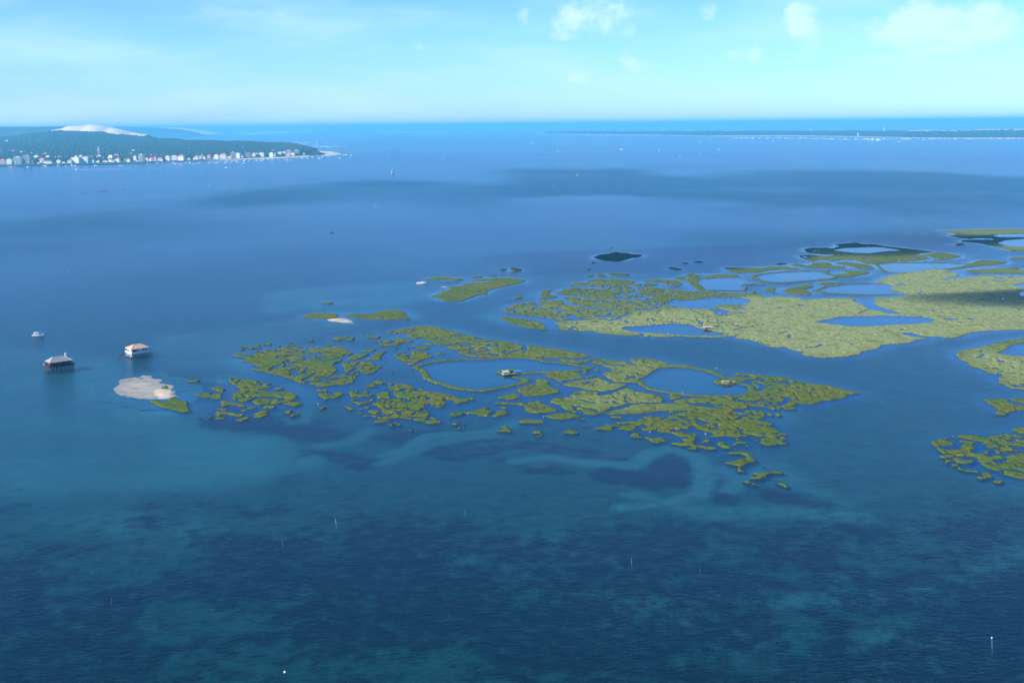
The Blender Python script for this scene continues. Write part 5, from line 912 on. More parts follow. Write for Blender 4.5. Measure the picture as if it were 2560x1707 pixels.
def ground_hit(px, py):
    """where the line of sight through a picture point meets the town's terrain"""
    t = np.linspace(0, 1, 300); v = land_point(np.full(300, float(px)), t, TOWN_SHORE, TOWN_TOP, TOWN_DEEP, 4.0)
    _, yy = project(v[:, 0], v[:, 1], v[:, 2]); ok = np.nonzero(yy <= py)[0]
    i = int(ok[0]) if len(ok) else 299
    return v[max(i, 8)]

def house(root, w, d, h, wall, roof, big):
    """walls, roof, window rows; front along -Y"""
    wm, rm = M[WALLS[wall][0]], M[ROOFS[roof][0]]
    if roof == 'f':
        MB().box(-w / 2, w / 2, -d / 2, d / 2, -4, h).build('wall', wm, root)
        mb = MB().box(-w / 2 - .3, w / 2 + .3, -d / 2 - .3, d / 2 + .3, h + .01, h + .7)
        r = mb.build('roof', rm, root)
        if w > 10: MB().box(-w * .2, w * .12, -d * .2, d * .2, h + .7, h + 3.2).build('penthouse', wm, r)
    else:
        hw = h * (0.68 if h > 9 else 0.6)
        MB().box(-w / 2, w / 2, -d / 2, d / 2, -4, hw).build('wall', wm, root)
        r = MB().hip(-w / 2 - .8, w / 2 + .8, -d / 2 - .8, d / 2 + .8, hw + .3, h, thick=.3).build('roof', rm, root)
        MB().box(w * .18, w * .18 + 1.0, -.5, .5, hw, h + 1.2).build('chimney', wm, r)
    top = h if roof == 'f' else h * .6
    n = max(1, int(top / 3.2)); cols = max(2, min(9, int(w / 4.2)))
    if w < 9 and not big: n, cols = min(n, 1), 2
    if big:
        for k in range(n):
            z = k * top / n + .3
            MB().box(-w / 2 + .6, w / 2 - .6, -d / 2 - 1.5, -d / 2 - .02, z + top / n - .35, z + top / n + .55).build('balcony', M['white_paint'], root)
            MB().box(-w / 2 + 1.0, w / 2 - 1.0, -d / 2 - .12, -d / 2 - .03, z + .3, z + top / n - .5).build('window', M['dark_glass'], root)
        return
    if w < 16 and not big: return                # too far off to show their panes
    pane = None
    for k in range(min(n, 4)):
        for c in range(cols):
            x = -w / 2 + (c + .5) * w / cols; z = k * top / min(n, 4) + .9
            if pane is None: pane = MB().box(-.75, .75, -.06, .06, 0, 1.7).mesh('window')
            o = link('window', pane, M['dark_glass'], root, loc=(x, -d / 2 - .05, z))

def build_town():
    rows = []
    for item in BUILD.replace('\n', '|').split('|'):
        z, l, r, t, b, wl, rf, row = item.split(); x0, y0 = ZT[z]
        rows.append((x0 + (float(l) + float(r)) / 2 * KT, y0 + float(b) * KT, (float(r) - float(l)) * KT, (float(b) - float(t)) * KT, wl, rf, row))
    rr = random.Random(5)
    for _ in range(120):
        x = rr.uniform(2, 735); hp = rr.uniform(3.5, 8.0)
        rows.append((x, interp(TOWN_SHORE, x) - rr.uniform(3.2, 9.5), rr.uniform(5, 12), hp, rr.choice('wwwwc'), rr.choice('oooaf'), 'f'))
    rows.sort(); cx = 249.5
    for kind in 'ft':
        sub = [q for q in rows if (q[6] in 'fF') == (kind == 'f')]
        right = [q for q in sub if q[0] >= cx]; left = [q for q in sub if q[0] < cx][::-1]
        for side, lst in (('towards the sandy point', right), ('away from the sandy point', left)):
            for n, (px, py, wp, hp, wl, rf, row) in enumerate(lst, 1):
                p = ground_hit(px, py); s = F / float(np.dot(p - np.array([0, 0, CAM_H]), _f))
                big = row == 'F'; W_ = wp / s; hgt = max(3.5, hp / s)
                yaw = math.radians(random.uniform(-24, 2)); w = W_ * .8; d = min(W_ * .55, 16)
                shape = ('tall ' if hgt > 24 else 'low ' if hgt < 8 else '') + WALLS[wl][1]
                what = ('apartment block' if big else 'flat-roofed building' if rf == 'f' else f'{ROOFS[rf][1].replace(" tiled", "")}-roofed house')
                where = f'{ordinal(n)} {"in town" if kind == "f" else "among pines"} from church {side}'
                root = thing('apartment_block' if big else 'town_house' if kind == 'f' else 'villa', f'{shape} {what}, {where}', 'building', (p[0], p[1], p[2]), yaw, 'buildings of the town' if kind == 'f' else 'houses among the pines')
                house(root, w, d, hgt, wl, rf, big)
build_town()

def build_church():
    p = ground_hit(249.2, 397.0); s = F / float(np.dot(p - np.array([0, 0, CAM_H]), _f))
    k = 1 / s
    root = thing('church', 'pale stone church with a tall pointed spire rising over the town', 'church', p, math.radians(20))
    tw = 5.6 * k; th = 19.5 * k; sp = 11.5 * k
    t = MB().box(-tw / 2, tw / 2, -tw / 2, tw / 2, -5, th * .52).box(-tw * .42, tw * .42, -tw * .42, tw * .42, th * .52, th).build('tower', M['stone'], root)
    for sx in (-1, 1):
        for sy in (-1, 1):
            MB().bar((sx * tw * .4, sy * tw * .4, th), (sx * tw * .4, sy * tw * .4, th + sp * .3), tw * .09, .1, 4).build('pinnacle', M['stone'], t)
    for a in (0, 1):
        o = MB().box(-tw * .13, tw * .13, -tw * .42 - .12, -tw * .42 + .2, th * .58, th * .9).build('belfry_opening', M['dark_glass'], t)
        if a: o.rotation_euler = (0, 0, -math.pi / 2)
    MB().bar((0, 0, th), (0, 0, th + sp), tw * .46, .15, 8).build('spire', M['stone'], root)
    L, wd, hh = 17 * k, 6.2 * k, 6.5 * k
    MB().box(-L * .3, -tw / 2, tw * .1, tw * .1 + wd, -5, hh).build('nave', M['stone'], root)
    MB().gable(-L * .3 - .5, -tw / 2 + .2, tw * .1 - .6, tw * .1 + wd + .6, hh, hh + 3.2 * k).build('nave_roof', M['slate'], root)
    MB().bar((-L * .3, tw * .1 + wd / 2, -5), (-L * .3, tw * .1 + wd / 2, hh * .8), wd * .42, wd * .42, 10).build('chapel', M['stone'], root)
    MB().bar((-L * .3, tw * .1 + wd / 2, hh * .8), (-L * .3, tw * .1 + wd / 2, hh * 1.25), wd * .46, .2, 10).build('chapel_roof', M['slate'], root)
build_church()

def build_pier():
    a = at(275, 411.6); b = at(296, 410.6); root = thing('pier', 'dark timber pier standing off the town beach', 'pier', a)
    d = b - a; n = 9
    MB().plank((0, 0, 4.6), (d[0], d[1] - 20, 4.6), 16, .8).build('deck', M['pier_wood'], root)
    for i in range(n):
        q = d * i / (n - 1)
        MB().bar((q[0], q[1] - 20 * i / (n - 1), -3), (q[0], q[1] - 20 * i / (n - 1), 4.4), .9).build('pile', M['pier_wood'], root)
build_pier()

# ------------------------------------------------------------------ far spit: lighthouse, towers, houses
def spit_hit(px, py):
    t = np.linspace(0.02, 1, 300); v = land_point(np.full(300, float(px)), t, SPIT_SHORE, SPIT_TOP, SPIT_DEEP, 3.0)
    _, yy = project(v[:, 0], v[:, 1], v[:, 2]); ok = np.nonzero(yy <= py)[0]
    return v[int(ok[0]) if len(ok) else 299]

def spit_things():
    p = spit_hit(2025, 331.0); k = p[1] / F
    r = thing('lighthouse', 'slender white lighthouse with a red top rising over the far spit', 'lighthouse', p)
    h = 11.5 * k
    MB().bar((0, 0, -3), (0, 0, h * .78), 1.35 * k, 1.0 * k, 14).build('tower', M['white_paint'], r, smooth=False)
    MB().bar((0, 0, h * .78), (0, 0, h * .84), 1.4 * k, 1.4 * k, 14).build('gallery', M['white_paint'], r)
    lt = MB().bar((0, 0, h * .84), (0, 0, h * .94), .8 * k, .8 * k, 10).build('lantern', M['lantern_red'], r)
    MB().bar((0, 0, h * .94), (0, 0, h), .95 * k, .1 * k, 10).build('cupola', M['lantern_red'], lt)
    p = spit_hit(2210.5, 331.2); k = p[1] / F; h = 11 * k
    r = thing('water_tower', 'broad white water tower on the far wooded spit', 'water tower', p)
    MB().bar((0, 0, -3), (0, 0, h * .55), 1.7 * k, 1.5 * k, 12).build('shaft', M['white_paint'], r)
    MB().bar((0, 0, h * .55), (0, 0, h), 1.9 * k, 2.3 * k, 14).build('tank', M['white_paint'], r)
    MB().bar((0, 0, h), (0, 0, h + .6 * k), 2.3 * k, .5 * k, 14).build('cap', M['flat_roof'], r)
    p = spit_hit(2145, 341.2); k = p[1] / F; h = 9.5 * k
    r = thing('bell_tower', 'small white tower beside the houses on the far spit shore', 'tower', p)
    MB().box(-1.1 * k, 1.1 * k, -1.1 * k, 1.1 * k, -2, h * .8).build('shaft', M['white_paint'], r); MB().hip(-1.3 * k, 1.3 * k, -1.3 * k, 1.3 * k, h * .8, h).build('roof', M['flat_roof'], r)
    p = spit_hit(1667, 331.2); k = p[1] / F; h = 7 * k
    r = thing('signal_mast', 'white beacon tower on the thin end of the far spit', 'beacon', p)
    MB().bar((0, 0, -2), (0, 0, h), 1.1 * k, .8 * k, 8).build('shaft', M['white_paint'], r); MB().bar((0, 0, h), (0, 0, h + 1.0 * k), 1.2 * k, .2 * k, 8).build('cap', M['white_paint'], r)
    hs = []
    for x0, x1, y, n in [(1714, 1800, 337.5, 9), (1825, 1990, 337.6, 14), (2000, 2110, 338.4, 14), (2125, 2200, 339.8, 7), (2345, 2420, 340, 3), (2340, 2400, 335.5, 3), (2415, 2440, 333.6, 2), (2455, 2470, 333, 1), (2488, 2535, 334, 6), (2545, 2560, 331.5, 2), (1560, 1600, 336, 2)]:
        for _ in range(n): hs.append((random.uniform(x0, x1), y + random.uniform(-1.3, 1.1)))
    hs.sort()
    for n, (x, y) in enumerate(hs, 1):
        p = spit_hit(x, y); k = p[1] / F; w = random.uniform(2.4, 6) * k; h = random.uniform(1.3, 2.4) * k; d = w * .5
        wl = random.choice('wwwcp'); rf = random.choice('oofn')
        r = thing('shore_house', f'{WALLS[wl][1]} {ROOFS[rf][1].replace(" tiled", "")}-roofed house, {ordinal(n)} along the far spit from its bare tip', 'house', p, math.radians(random.uniform(10, 30)), 'houses on the far spit')
        MB().box(-w / 2, w / 2, -d / 2, d / 2, -3, h * .65).build('wall', M[WALLS[wl][0]], r)
        if rf == 'f': MB().box(-w / 2 - .4, w / 2 + .4, -d / 2 - .4, d / 2 + .4, h * .65 + .01, h * .75).build('roof', M['flat_roof'], r)
        else: MB().hip(-w / 2 - .8, w / 2 + .8, -d / 2 - .8, d / 2 + .8, h * .65 + .3, h, thick=.3).build('roof', M[ROOFS[rf][0]], r)
spit_things()

# ------------------------------------------------------------------ boats
def hull_solid(mb, L, Bm, fb, draft=.35, sheer=.35, transom=.85):
    """a boat hull along +X (bow), built from stations"""
    st = [(-.5, transom), (-.25, 1.0), (.05, 1.0), (.28, .78), (.42, .42), (.5, .03)]
    rows = []
    for s, b in st:
        x = s * L; rise = sheer * max(0, s) ** 1.5 * 2
        half = Bm / 2 * b
        rows.append([(x - .02 * L * (s > .2), -half * .55, -draft * (1 - max(0, s))), (x, -half, fb * .55 + rise), (x + .02 * L * (s > .3), -half, fb + rise), (x + .02 * L * (s > .3), half, fb + rise), (x, half, fb * .55 + rise), (x - .02 * L * (s > .2), half * .55, -draft * (1 - max(0, s)))])
    vs = [p for r in rows for p in r]; fs = []
    for i in range(len(rows) - 1):
        for j in range(6):
            a, b, = i * 6 + j, i * 6 + (j + 1) % 6; fs.append((a, b, b + 6, a + 6))
    fs += [tuple(range(5, -1, -1)), tuple(range((len(rows) - 1) * 6, len(rows) * 6))]
    return mb.add(vs, fs)

def wedge_cabin(mb, x0, x1, xs, b, z0, z1):
    """cabin with a raked windscreen: base x0..x1, roof x0..xs"""
    t = .82
    return mb.add([(x0, -b, z0), (x1, -b * .8, z0), (x1, b * .8, z0), (x0, b, z0), (x0 + .1, -b * t, z1), (xs, -b * t * .9, z1), (xs, b * t * .9, z1), (x0 + .1, b * t, z1)],
                  [(0,3,2,1),(4,5,6,7),(0,1,5,4),(1,2,6,5),(2,3,7,6),(3,0,4,7)])

def far_boat_mesh(kind):
    mb = MB()
    if kind == 0: hull_solid(mb, 9, 3, 1.3); wedge_cabin(mb, -2.2, 1.9, .9, 1.1, 1.25, 2.7)
    elif kind == 1: hull_solid(mb, 10, 3.1, 1.2); wedge_cabin(mb, -1.5, 2.0, 1.2, .9, 1.15, 1.9); mb.bar((.4, 0, 1.2), (.4, 0, 12), .1, .06, 5); mb.bar((.3, 0, 2.3), (-3.8, 0, 2.3), .16, .16, 5)
    elif kind == 2: hull_solid(mb, 6.5, 2.4, 1.0); mb.box(-.8, .5, -.5, .5, .9, 1.9)
    else: hull_solid(mb, 12, 3.8, 1.7); wedge_cabin(mb, -4.2, 2.4, .8, 1.5, 1.6, 3.2); wedge_cabin(mb, -3, .4, -.6, 1.1, 3.2, 4.4)
    return mb.mesh('moored_boat')
BOATM = [far_boat_mesh(k) for k in range(4)]
for me in BOATM: me.materials.append(M['boat_white'])

def moor(px, py, kind, size, label, group):
    p = at(px, py); o = link('moored_boat', BOATM[kind], None, loc=(p[0], p[1], 0), rotz=random.uniform(-.5, .5) + (math.pi if random.random() < .5 else 0))
    o.scale = (size, size, size); return tag(o, label, 'boat', group)

def fleets():
    A = [(15, 68), (60, 66), (215, 655), (285, 665), (380, 660), (570, 645), (680, 675), (880, 655), (960, 630), (1065, 640), (1120, 650), (1425, 633), (1620, 645), (1770, 630), (1850, 640), (2330, 635)]
    Bz = [(20, 645), (600, 637), (660, 662), (1265, 580), (1505, 575), (1630, 578), (1845, 572), (1905, 563), (1930, 592), (1985, 582), (2045, 600), (2095, 620), (2205, 563), (2205, 595), (2280, 550), (2310, 575)]
    Cz = [(45, 690), (125, 672), (185, 658), (180, 690), (235, 645), (415, 675), (440, 640), (505, 652), (565, 675), (620, 670), (655, 635), (715, 622), (825, 660), (855, 610), (875, 645), (955, 660), (985, 618), (1070, 632), (1060, 686), (1115, 628), (1115, 655), (1280, 615), (1275, 655), (1255, 680), (1320, 595), (1415, 592), (1390, 628), (1580, 605), (1690, 612), (1745, 588), (1865, 580), (1980, 588), (2125, 590), (2260, 580), (2330, 600)]
    Dz = [(855, 700), (1010, 655), (1105, 640), (1165, 652), (1260, 655), (1380, 622), (1520, 615), (1555, 655), (1625, 620), (1740, 605), (1780, 620), (1830, 600), (1980, 603), (2050, 650), (2110, 595), (2170, 575), (2210, 570), (2310, 635), (2330, 580)]
    for z, lst, lab in (('A', A[2:], 'small white boat moored below the sea wall near the apartment blocks'), ('B', Bz, 'small white boat moored off the beach beside the pier'), ('C', Cz, 'small white boat moored off the middle of the town beach'), ('D', Dz, 'small white boat moored off the sandy point')):
        x0, y0 = ZT[z]
        for x, y in lst: moor(x0 + x * KT, y0 + y * KT, random.choice([0, 0, 1, 2]), random.uniform(1.0, 1.5), lab, lab.replace('small white boat', 'boats'))
    mar = [(820, 265), (880, 240), (945, 250), (1010, 265), (1060, 280), (1160, 245), (1215, 260), (1265, 255), (1290, 285), (1345, 250), (1440, 270), (1480, 250), (1500, 265), (1225, 325), (1255, 350), (1320, 330), (1410, 322), (1495, 322), (1330, 365), (1380, 368), (1410, 375), (1460, 370), (1500, 380), (1525, 360), (1590, 368), (1650, 362), (1720, 368), (1760, 378), (1805, 378), (1880, 365), (1965, 366), (2110, 368), (2190, 362), (1690, 268), (1760, 278), (1100, 285), (1200, 290), (1380, 290), (1180, 290)]
    for x, y in mar: moor(640 + x * KT, 330 + y * KT, random.choice([0, 1, 1, 3]), random.uniform(1.3, 1.9), 'white yacht in the harbour beyond the wooded end of the town', 'yachts in the harbour')
    k1 = 400 / 2352
    sp = [(30, 462), (60, 464), (115, 466), (122, 482), (205, 466), (285, 463), (355, 473), (415, 468), (475, 458), (550, 466), (570, 458), (610, 464), (640, 457), (685, 470), (790, 461), (875, 468), (985, 467), (1010, 463), (1040, 459), (1105, 456), (1190, 460), (1245, 466), (1330, 462), (1355, 466), (1510, 458), (1560, 460), (1605, 462), (1655, 444), (1700, 454), (1780, 453), (1870, 457), (1950, 452), (2000, 461), (2110, 457), (2150, 464), (2210, 453), (2285, 458), (520, 504)]
    for x, y in sp: moor(2160 + x * k1, 270 + y * k1, random.choice([0, 1, 3, 3]), random.uniform(1.7, 2.6), 'white boat moored in the row off the far spit past the water tower', 'boats off the far spit')
    k2 = 600 / 2352
    for x in range(20, 960, 27):
        moor(1960 + (x + random.uniform(-12, 12)) * k2, 280 + (252 + x * .022 + random.uniform(0, 14)) * k2, random.choice([0, 1, 3]), random.uniform(1.6, 2.3), 'white boat moored off the far spit between the lighthouse and the water tower', 'boats below the lighthouse')
    for x in list(range(270, 900, 33)) + list(range(1740, 2340, 30)):
        moor(1400 + (x + random.uniform(-14, 14)) * .2466, 280 + ((236 if x < 1000 else 264) + random.uniform(0, 9)) * .2466, random.choice([0, 1, 3]), random.uniform(1.6, 2.4), 'white boat moored off the thin end of the far spit', 'boats off the spit end')
fleets()

def sail_boat(px, py, hpx, label, yaw=0.3, sail=True):
    p = at(px, py); s = scale_at(px, py); k = hpx / s / 13.0
    r = thing('sailing_boat', label, 'sailing boat', (p[0], p[1], 0), yaw); r.scale = (k, k, k)
    hull_solid(MB(), 9.5, 3, 1.2).build('hull', M['boat_white'], r)
    wedge_cabin(MB(), -1.5, 1.8, 1.1, .9, 1.15, 1.9).build('cabin', M['boat_white'], r)
    MB().bar((.4, 0, 1.2), (.4, 0, 13), .12, .07).build('mast', M['zinc'], r); MB().bar((.4, 0, 2.2), (-4.2, 0, 2.3), .1).build('boom', M['zinc'], r)
    if sail:
        MB().add([(.3, .05, 2.4), (-4.1, .5, 2.4), (-2.6, .6, 6), (.3, .08, 12.6), (.3, -.03, 2.4), (-4.1, .42, 2.4), (-2.6, .52, 6), (.3, 0, 12.6)], [(0, 1, 2, 3), (7, 6, 5, 4), (0, 4, 5, 1), (1, 5, 6, 2), (2, 6, 7, 3), (3, 7, 4, 0)]).build('mainsail', M['sail'], r)
        MB().add([(.6, .02, 11), (4.6, 0, 1.6), (.9, .5, 2.2), (.6, -.06, 11), (4.6, -.07, 1.6), (.9, .42, 2.2)], [(0, 1, 2), (5, 4, 3), (0, 3, 4, 1), (1, 4, 5, 2), (2, 5, 3, 0)]).build('jib', M['sail'], r)
sail_boat(982, 433, 15, 'tall white sailing boat alone on the blue water past the sandy point', .9)
sail_boat(1648, 379, 9.5, 'white sailing boat heeling on the water before the far spit', .5)
sail_boat(1797, 376, 8, 'small faint sailing boat further out than the other sails', 1.2)
sail_boat(969, 391, 7, 'bare masted yacht beside the harbour mouth', .4, False)
sail_boat(525, 466, 5, 'tiny pale sail on the open water below the sandy point', .8)

def small_boat(px, py, wpx, label, yaw=.2, kind=0, mat='boat_white'):
    p = at(px, py); s = scale_at(px, py); L = wpx / s
    r = thing('motor_boat', label, 'boat', (p[0], p[1], 0), yaw); k = L / 9.0; r.scale = (k, k, k)
    hull_solid(MB(), 9, 3, 1.25).build('hull', M[mat], r)
    wedge_cabin(MB(), -2.4, 1.9, .8, 1.1, 1.2, 2.6).build('cabin', M['boat_white' if mat == 'boat_white' else 'grey_wood'], r)
    MB().box(-5.0, -4.5, -.3, .3, .3, 1.9).build('outboard_motor', M['dark_paint'], r)
    return r
def far_cruisers():
    for px, py, w, lab, yaw, mat in [(566, 421, 10, 'long white ferry crossing before the town beach', .1, 'boat_white'), (103, 433.5, 5, 'white boat alone off the town quay', .5, 'boat_white'), (192, 424.6, 7, 'white speedboat trailing a long straight wake', 3.2, 'boat_white'),
            (974, 370, 4.5, 'white boat just past the harbour yachts', .3, 'boat_white'), (1107, 397.5, 4.5, 'white boat out past the tall sailing boat', .4, 'boat_white'), (1331, 357.5, 5, 'white boat in the channel with a faint wake', 3.0, 'boat_white'), (1395, 378.5, 5, 'white boat between the channel boat and the leaning sail', .2, 'boat_white'),
            (1443, 439, 7, 'white boat lying in the dark band of water', .3, 'boat_white'), (1553, 374, 8, 'white boat left of the leaning sail with short wake', 3.1, 'boat_white'), (1700, 390, 5, 'white boat nearest the leaning sail', .4, 'boat_white'), (1750, 385, 4, 'tiny white boat out past the leaning sail', .4, 'boat_white'), (1750, 356.5, 4.5, 'white boat between the leaning sail and the far shore', .2, 'boat_white'),
            (1776, 348.5, 5, 'pale low boat near the far spit beach', .1, 'boat_white'), (1933, 354, 6, 'white boat a little off the moored row at the spit', .2, 'boat_white'), (2148, 360.5, 4, 'faint white boat below the small tower of the far spit', .3, 'boat_white'), (829, 582, 9, 'small dark boat alone on the open water', .1, 'dark_paint'), (939, 515, 3, 'tiny white boat on the open water above the dark one', .3, 'boat_white'), (170, 679, 2.5, 'small white buoy boat off the cabins', .3, 'boat_white'), (1791, 921, 4, 'white dinghy in the channel behind the marsh', .2, 'boat_white'),
            (1382, 467, 3, 'pale skiff near a light streak of water', .2, 'boat_white')]:
        small_boat(px, py, w, lab, yaw, mat=mat)
    # oyster rafts
    for n, (px, py, w, lab) in enumerate([(208, 481.5, 8, 'dark low raft nearest the frame edge off the town'), (250, 478.5, 13, 'longest dark low raft'), (264, 478, 9, 'dark raft touching the longest raft'), (290, 473.5, 4, 'smallest dark raft'), (311, 475.2, 4, 'dark raft next to the smallest'), (339, 474, 5, 'outermost dark raft towards the sandy point')]):
        p = at(px, py); L = w / scale_at(px, py)
        r = thing('oyster_raft', lab + ' floating on the bay', 'raft', (p[0], p[1], 0), .1, 'dark rafts off the town')
        MB().box(-L / 2, L / 2, -2.2, 2.2, -.2, .5).build('deck', M['wet_wood'], r)
        for s in (-.3, .15): MB().box(L * s, L * (s + .16), -1.5, 1.5, .5, 1.3).build('crate_pile', M['brown_tile'], r)
far_cruisers()

def wake(px0, py0, px1, py1, w0, w1, label):
    a = at(px0, py0); b = at(px1, py1); d = (b - a); n = np.array([-d[1], d[0], 0]); n /= np.linalg.norm(n); mb = MB()
    N_ = 40; pts = []
    for i in range(N_ + 1):
        t = i / N_; w = (w0 + (w1 - w0) * t) * random.uniform(.5, 1.1) * (1 - .55 * t); c = a + d * t
        pts += [c + n * w + np.array([0, 0, .03]), c + np.array([0, 0, .22]), c - n * w + np.array([0, 0, .03])]
    mb.add([tuple(p) for p in pts], [q for i in range(N_) for q in ((3 * i, 3 * i + 3, 3 * i + 4, 3 * i + 1), (3 * i + 1, 3 * i + 4, 3 * i + 5, 3 * i + 2))])
    stuff(mb.build('wake_foam', M['foam']), label)
wake(200, 424.6, 335, 421.2, 12, 7, 'straight white wake behind the speedboat'); wake(1556, 374, 1568, 374.2, 14, 10, 'short wake behind a far boat')

# the two near motor boats
def cruiser(px, py, L, yaw, label, kind):
    p = at(px, py); r = thing('motor_cruiser', label, 'motor boat', (p[0], p[1], 0), yaw)
    h = hull_solid(MB(), L, L * .34, L * .13, .4, .45).build('hull', M['boat_white'], r)
    MB().plank((-L * .49, -L * .145, L * .135), (L * .2, -L * .168, L * .15), .08, .1).build('rub_rail', M['navy_canvas'], h)
    if kind == 0:
        c = wedge_cabin(MB(), -L * .32, L * .12, L * .02, L * .13, L * .12, L * .31).build('cabin', M['boat_white'], r)
        MB().add([(L * .115, -L * .1, L * .17), (L * .115, L * .1, L * .17), (L * .045, L * .09, L * .285), (L * .045, -L * .09, L * .285)], [(0, 1, 2, 3)]).build('windscreen', M['dark_glass'], c)
        MB().box(-L * .24, L * .0, -L * .128, -L * .118, L * .19, L * .255).build('side_window', M['dark_glass'], c)
        MB().box(-L * .37, L * .04, -L * .125, L * .125, L * .31, L * .33).build('hard_top', M['boat_white'], r)
        MB().box(L * .2, L * .3, -L * .05, L * .05, L * .15, L * .2).build('hatch', M['navy_canvas'], r)
    else:
        c = wedge_cabin(MB(), -L * .1, L * .32, L * .1, L * .12, L * .13, L * .2).build('cabin', M['boat_white'], r)
        MB().add([(L * .16, -L * .1, L * .19), (L * .16, L * .1, L * .19), (L * .06, L * .11, L * .27), (L * .06, -L * .11, L * .27)], [(0, 1, 2, 3)]).build('windscreen', M['dark_glass'], c)
        mb = MB(); mb.add([(-L * .3, -L * .12, L * .29), (-L * .18, -L * .125, L * .34), (L * .05, -L * .12, L * .32), (L * .05, L * .12, L * .32), (-L * .18, L * .125, L * .34), (-L * .3, L * .12, L * .29), (-L * .34, -L * .12, L * .2), (-L * .34, L * .12, L * .2)], [(0, 1, 4, 5), (1, 2, 3, 4), (6, 0, 5, 7), (5, 4, 1, 0), (4, 3, 2, 1), (7, 5, 0, 6)]); mb.build('canopy', M['navy_canvas'], r)
        for sx in (-.28, .02):
            for sy in (-1, 1): MB().bar((L * sx, sy * L * .12, L * .13), (L * sx, sy * L * .12, L * .32), .03).build('canopy_pole', M['zinc'], r)
    MB().box(-L * .56, -L * .5, -.3, .3, .1, L * .16).build('outboard_motor', M['dark_paint'], r)
    for sy in (-1, 1): MB().bar((L * .15, sy * L * .13, L * .24), (L * .46, sy * L * .03, L * .27), .03).build('bow_rail', M['zinc'], r)
    return r
cruiser(95.5, 840, 8.4, .12, 'white cabin motor boat with a hard top anchored off the black stilt house', 0)
cruiser(1054, 709.5, 9.6, -.1, 'white motor boat with a navy canopy anchored by a sandy marsh islet', 1)

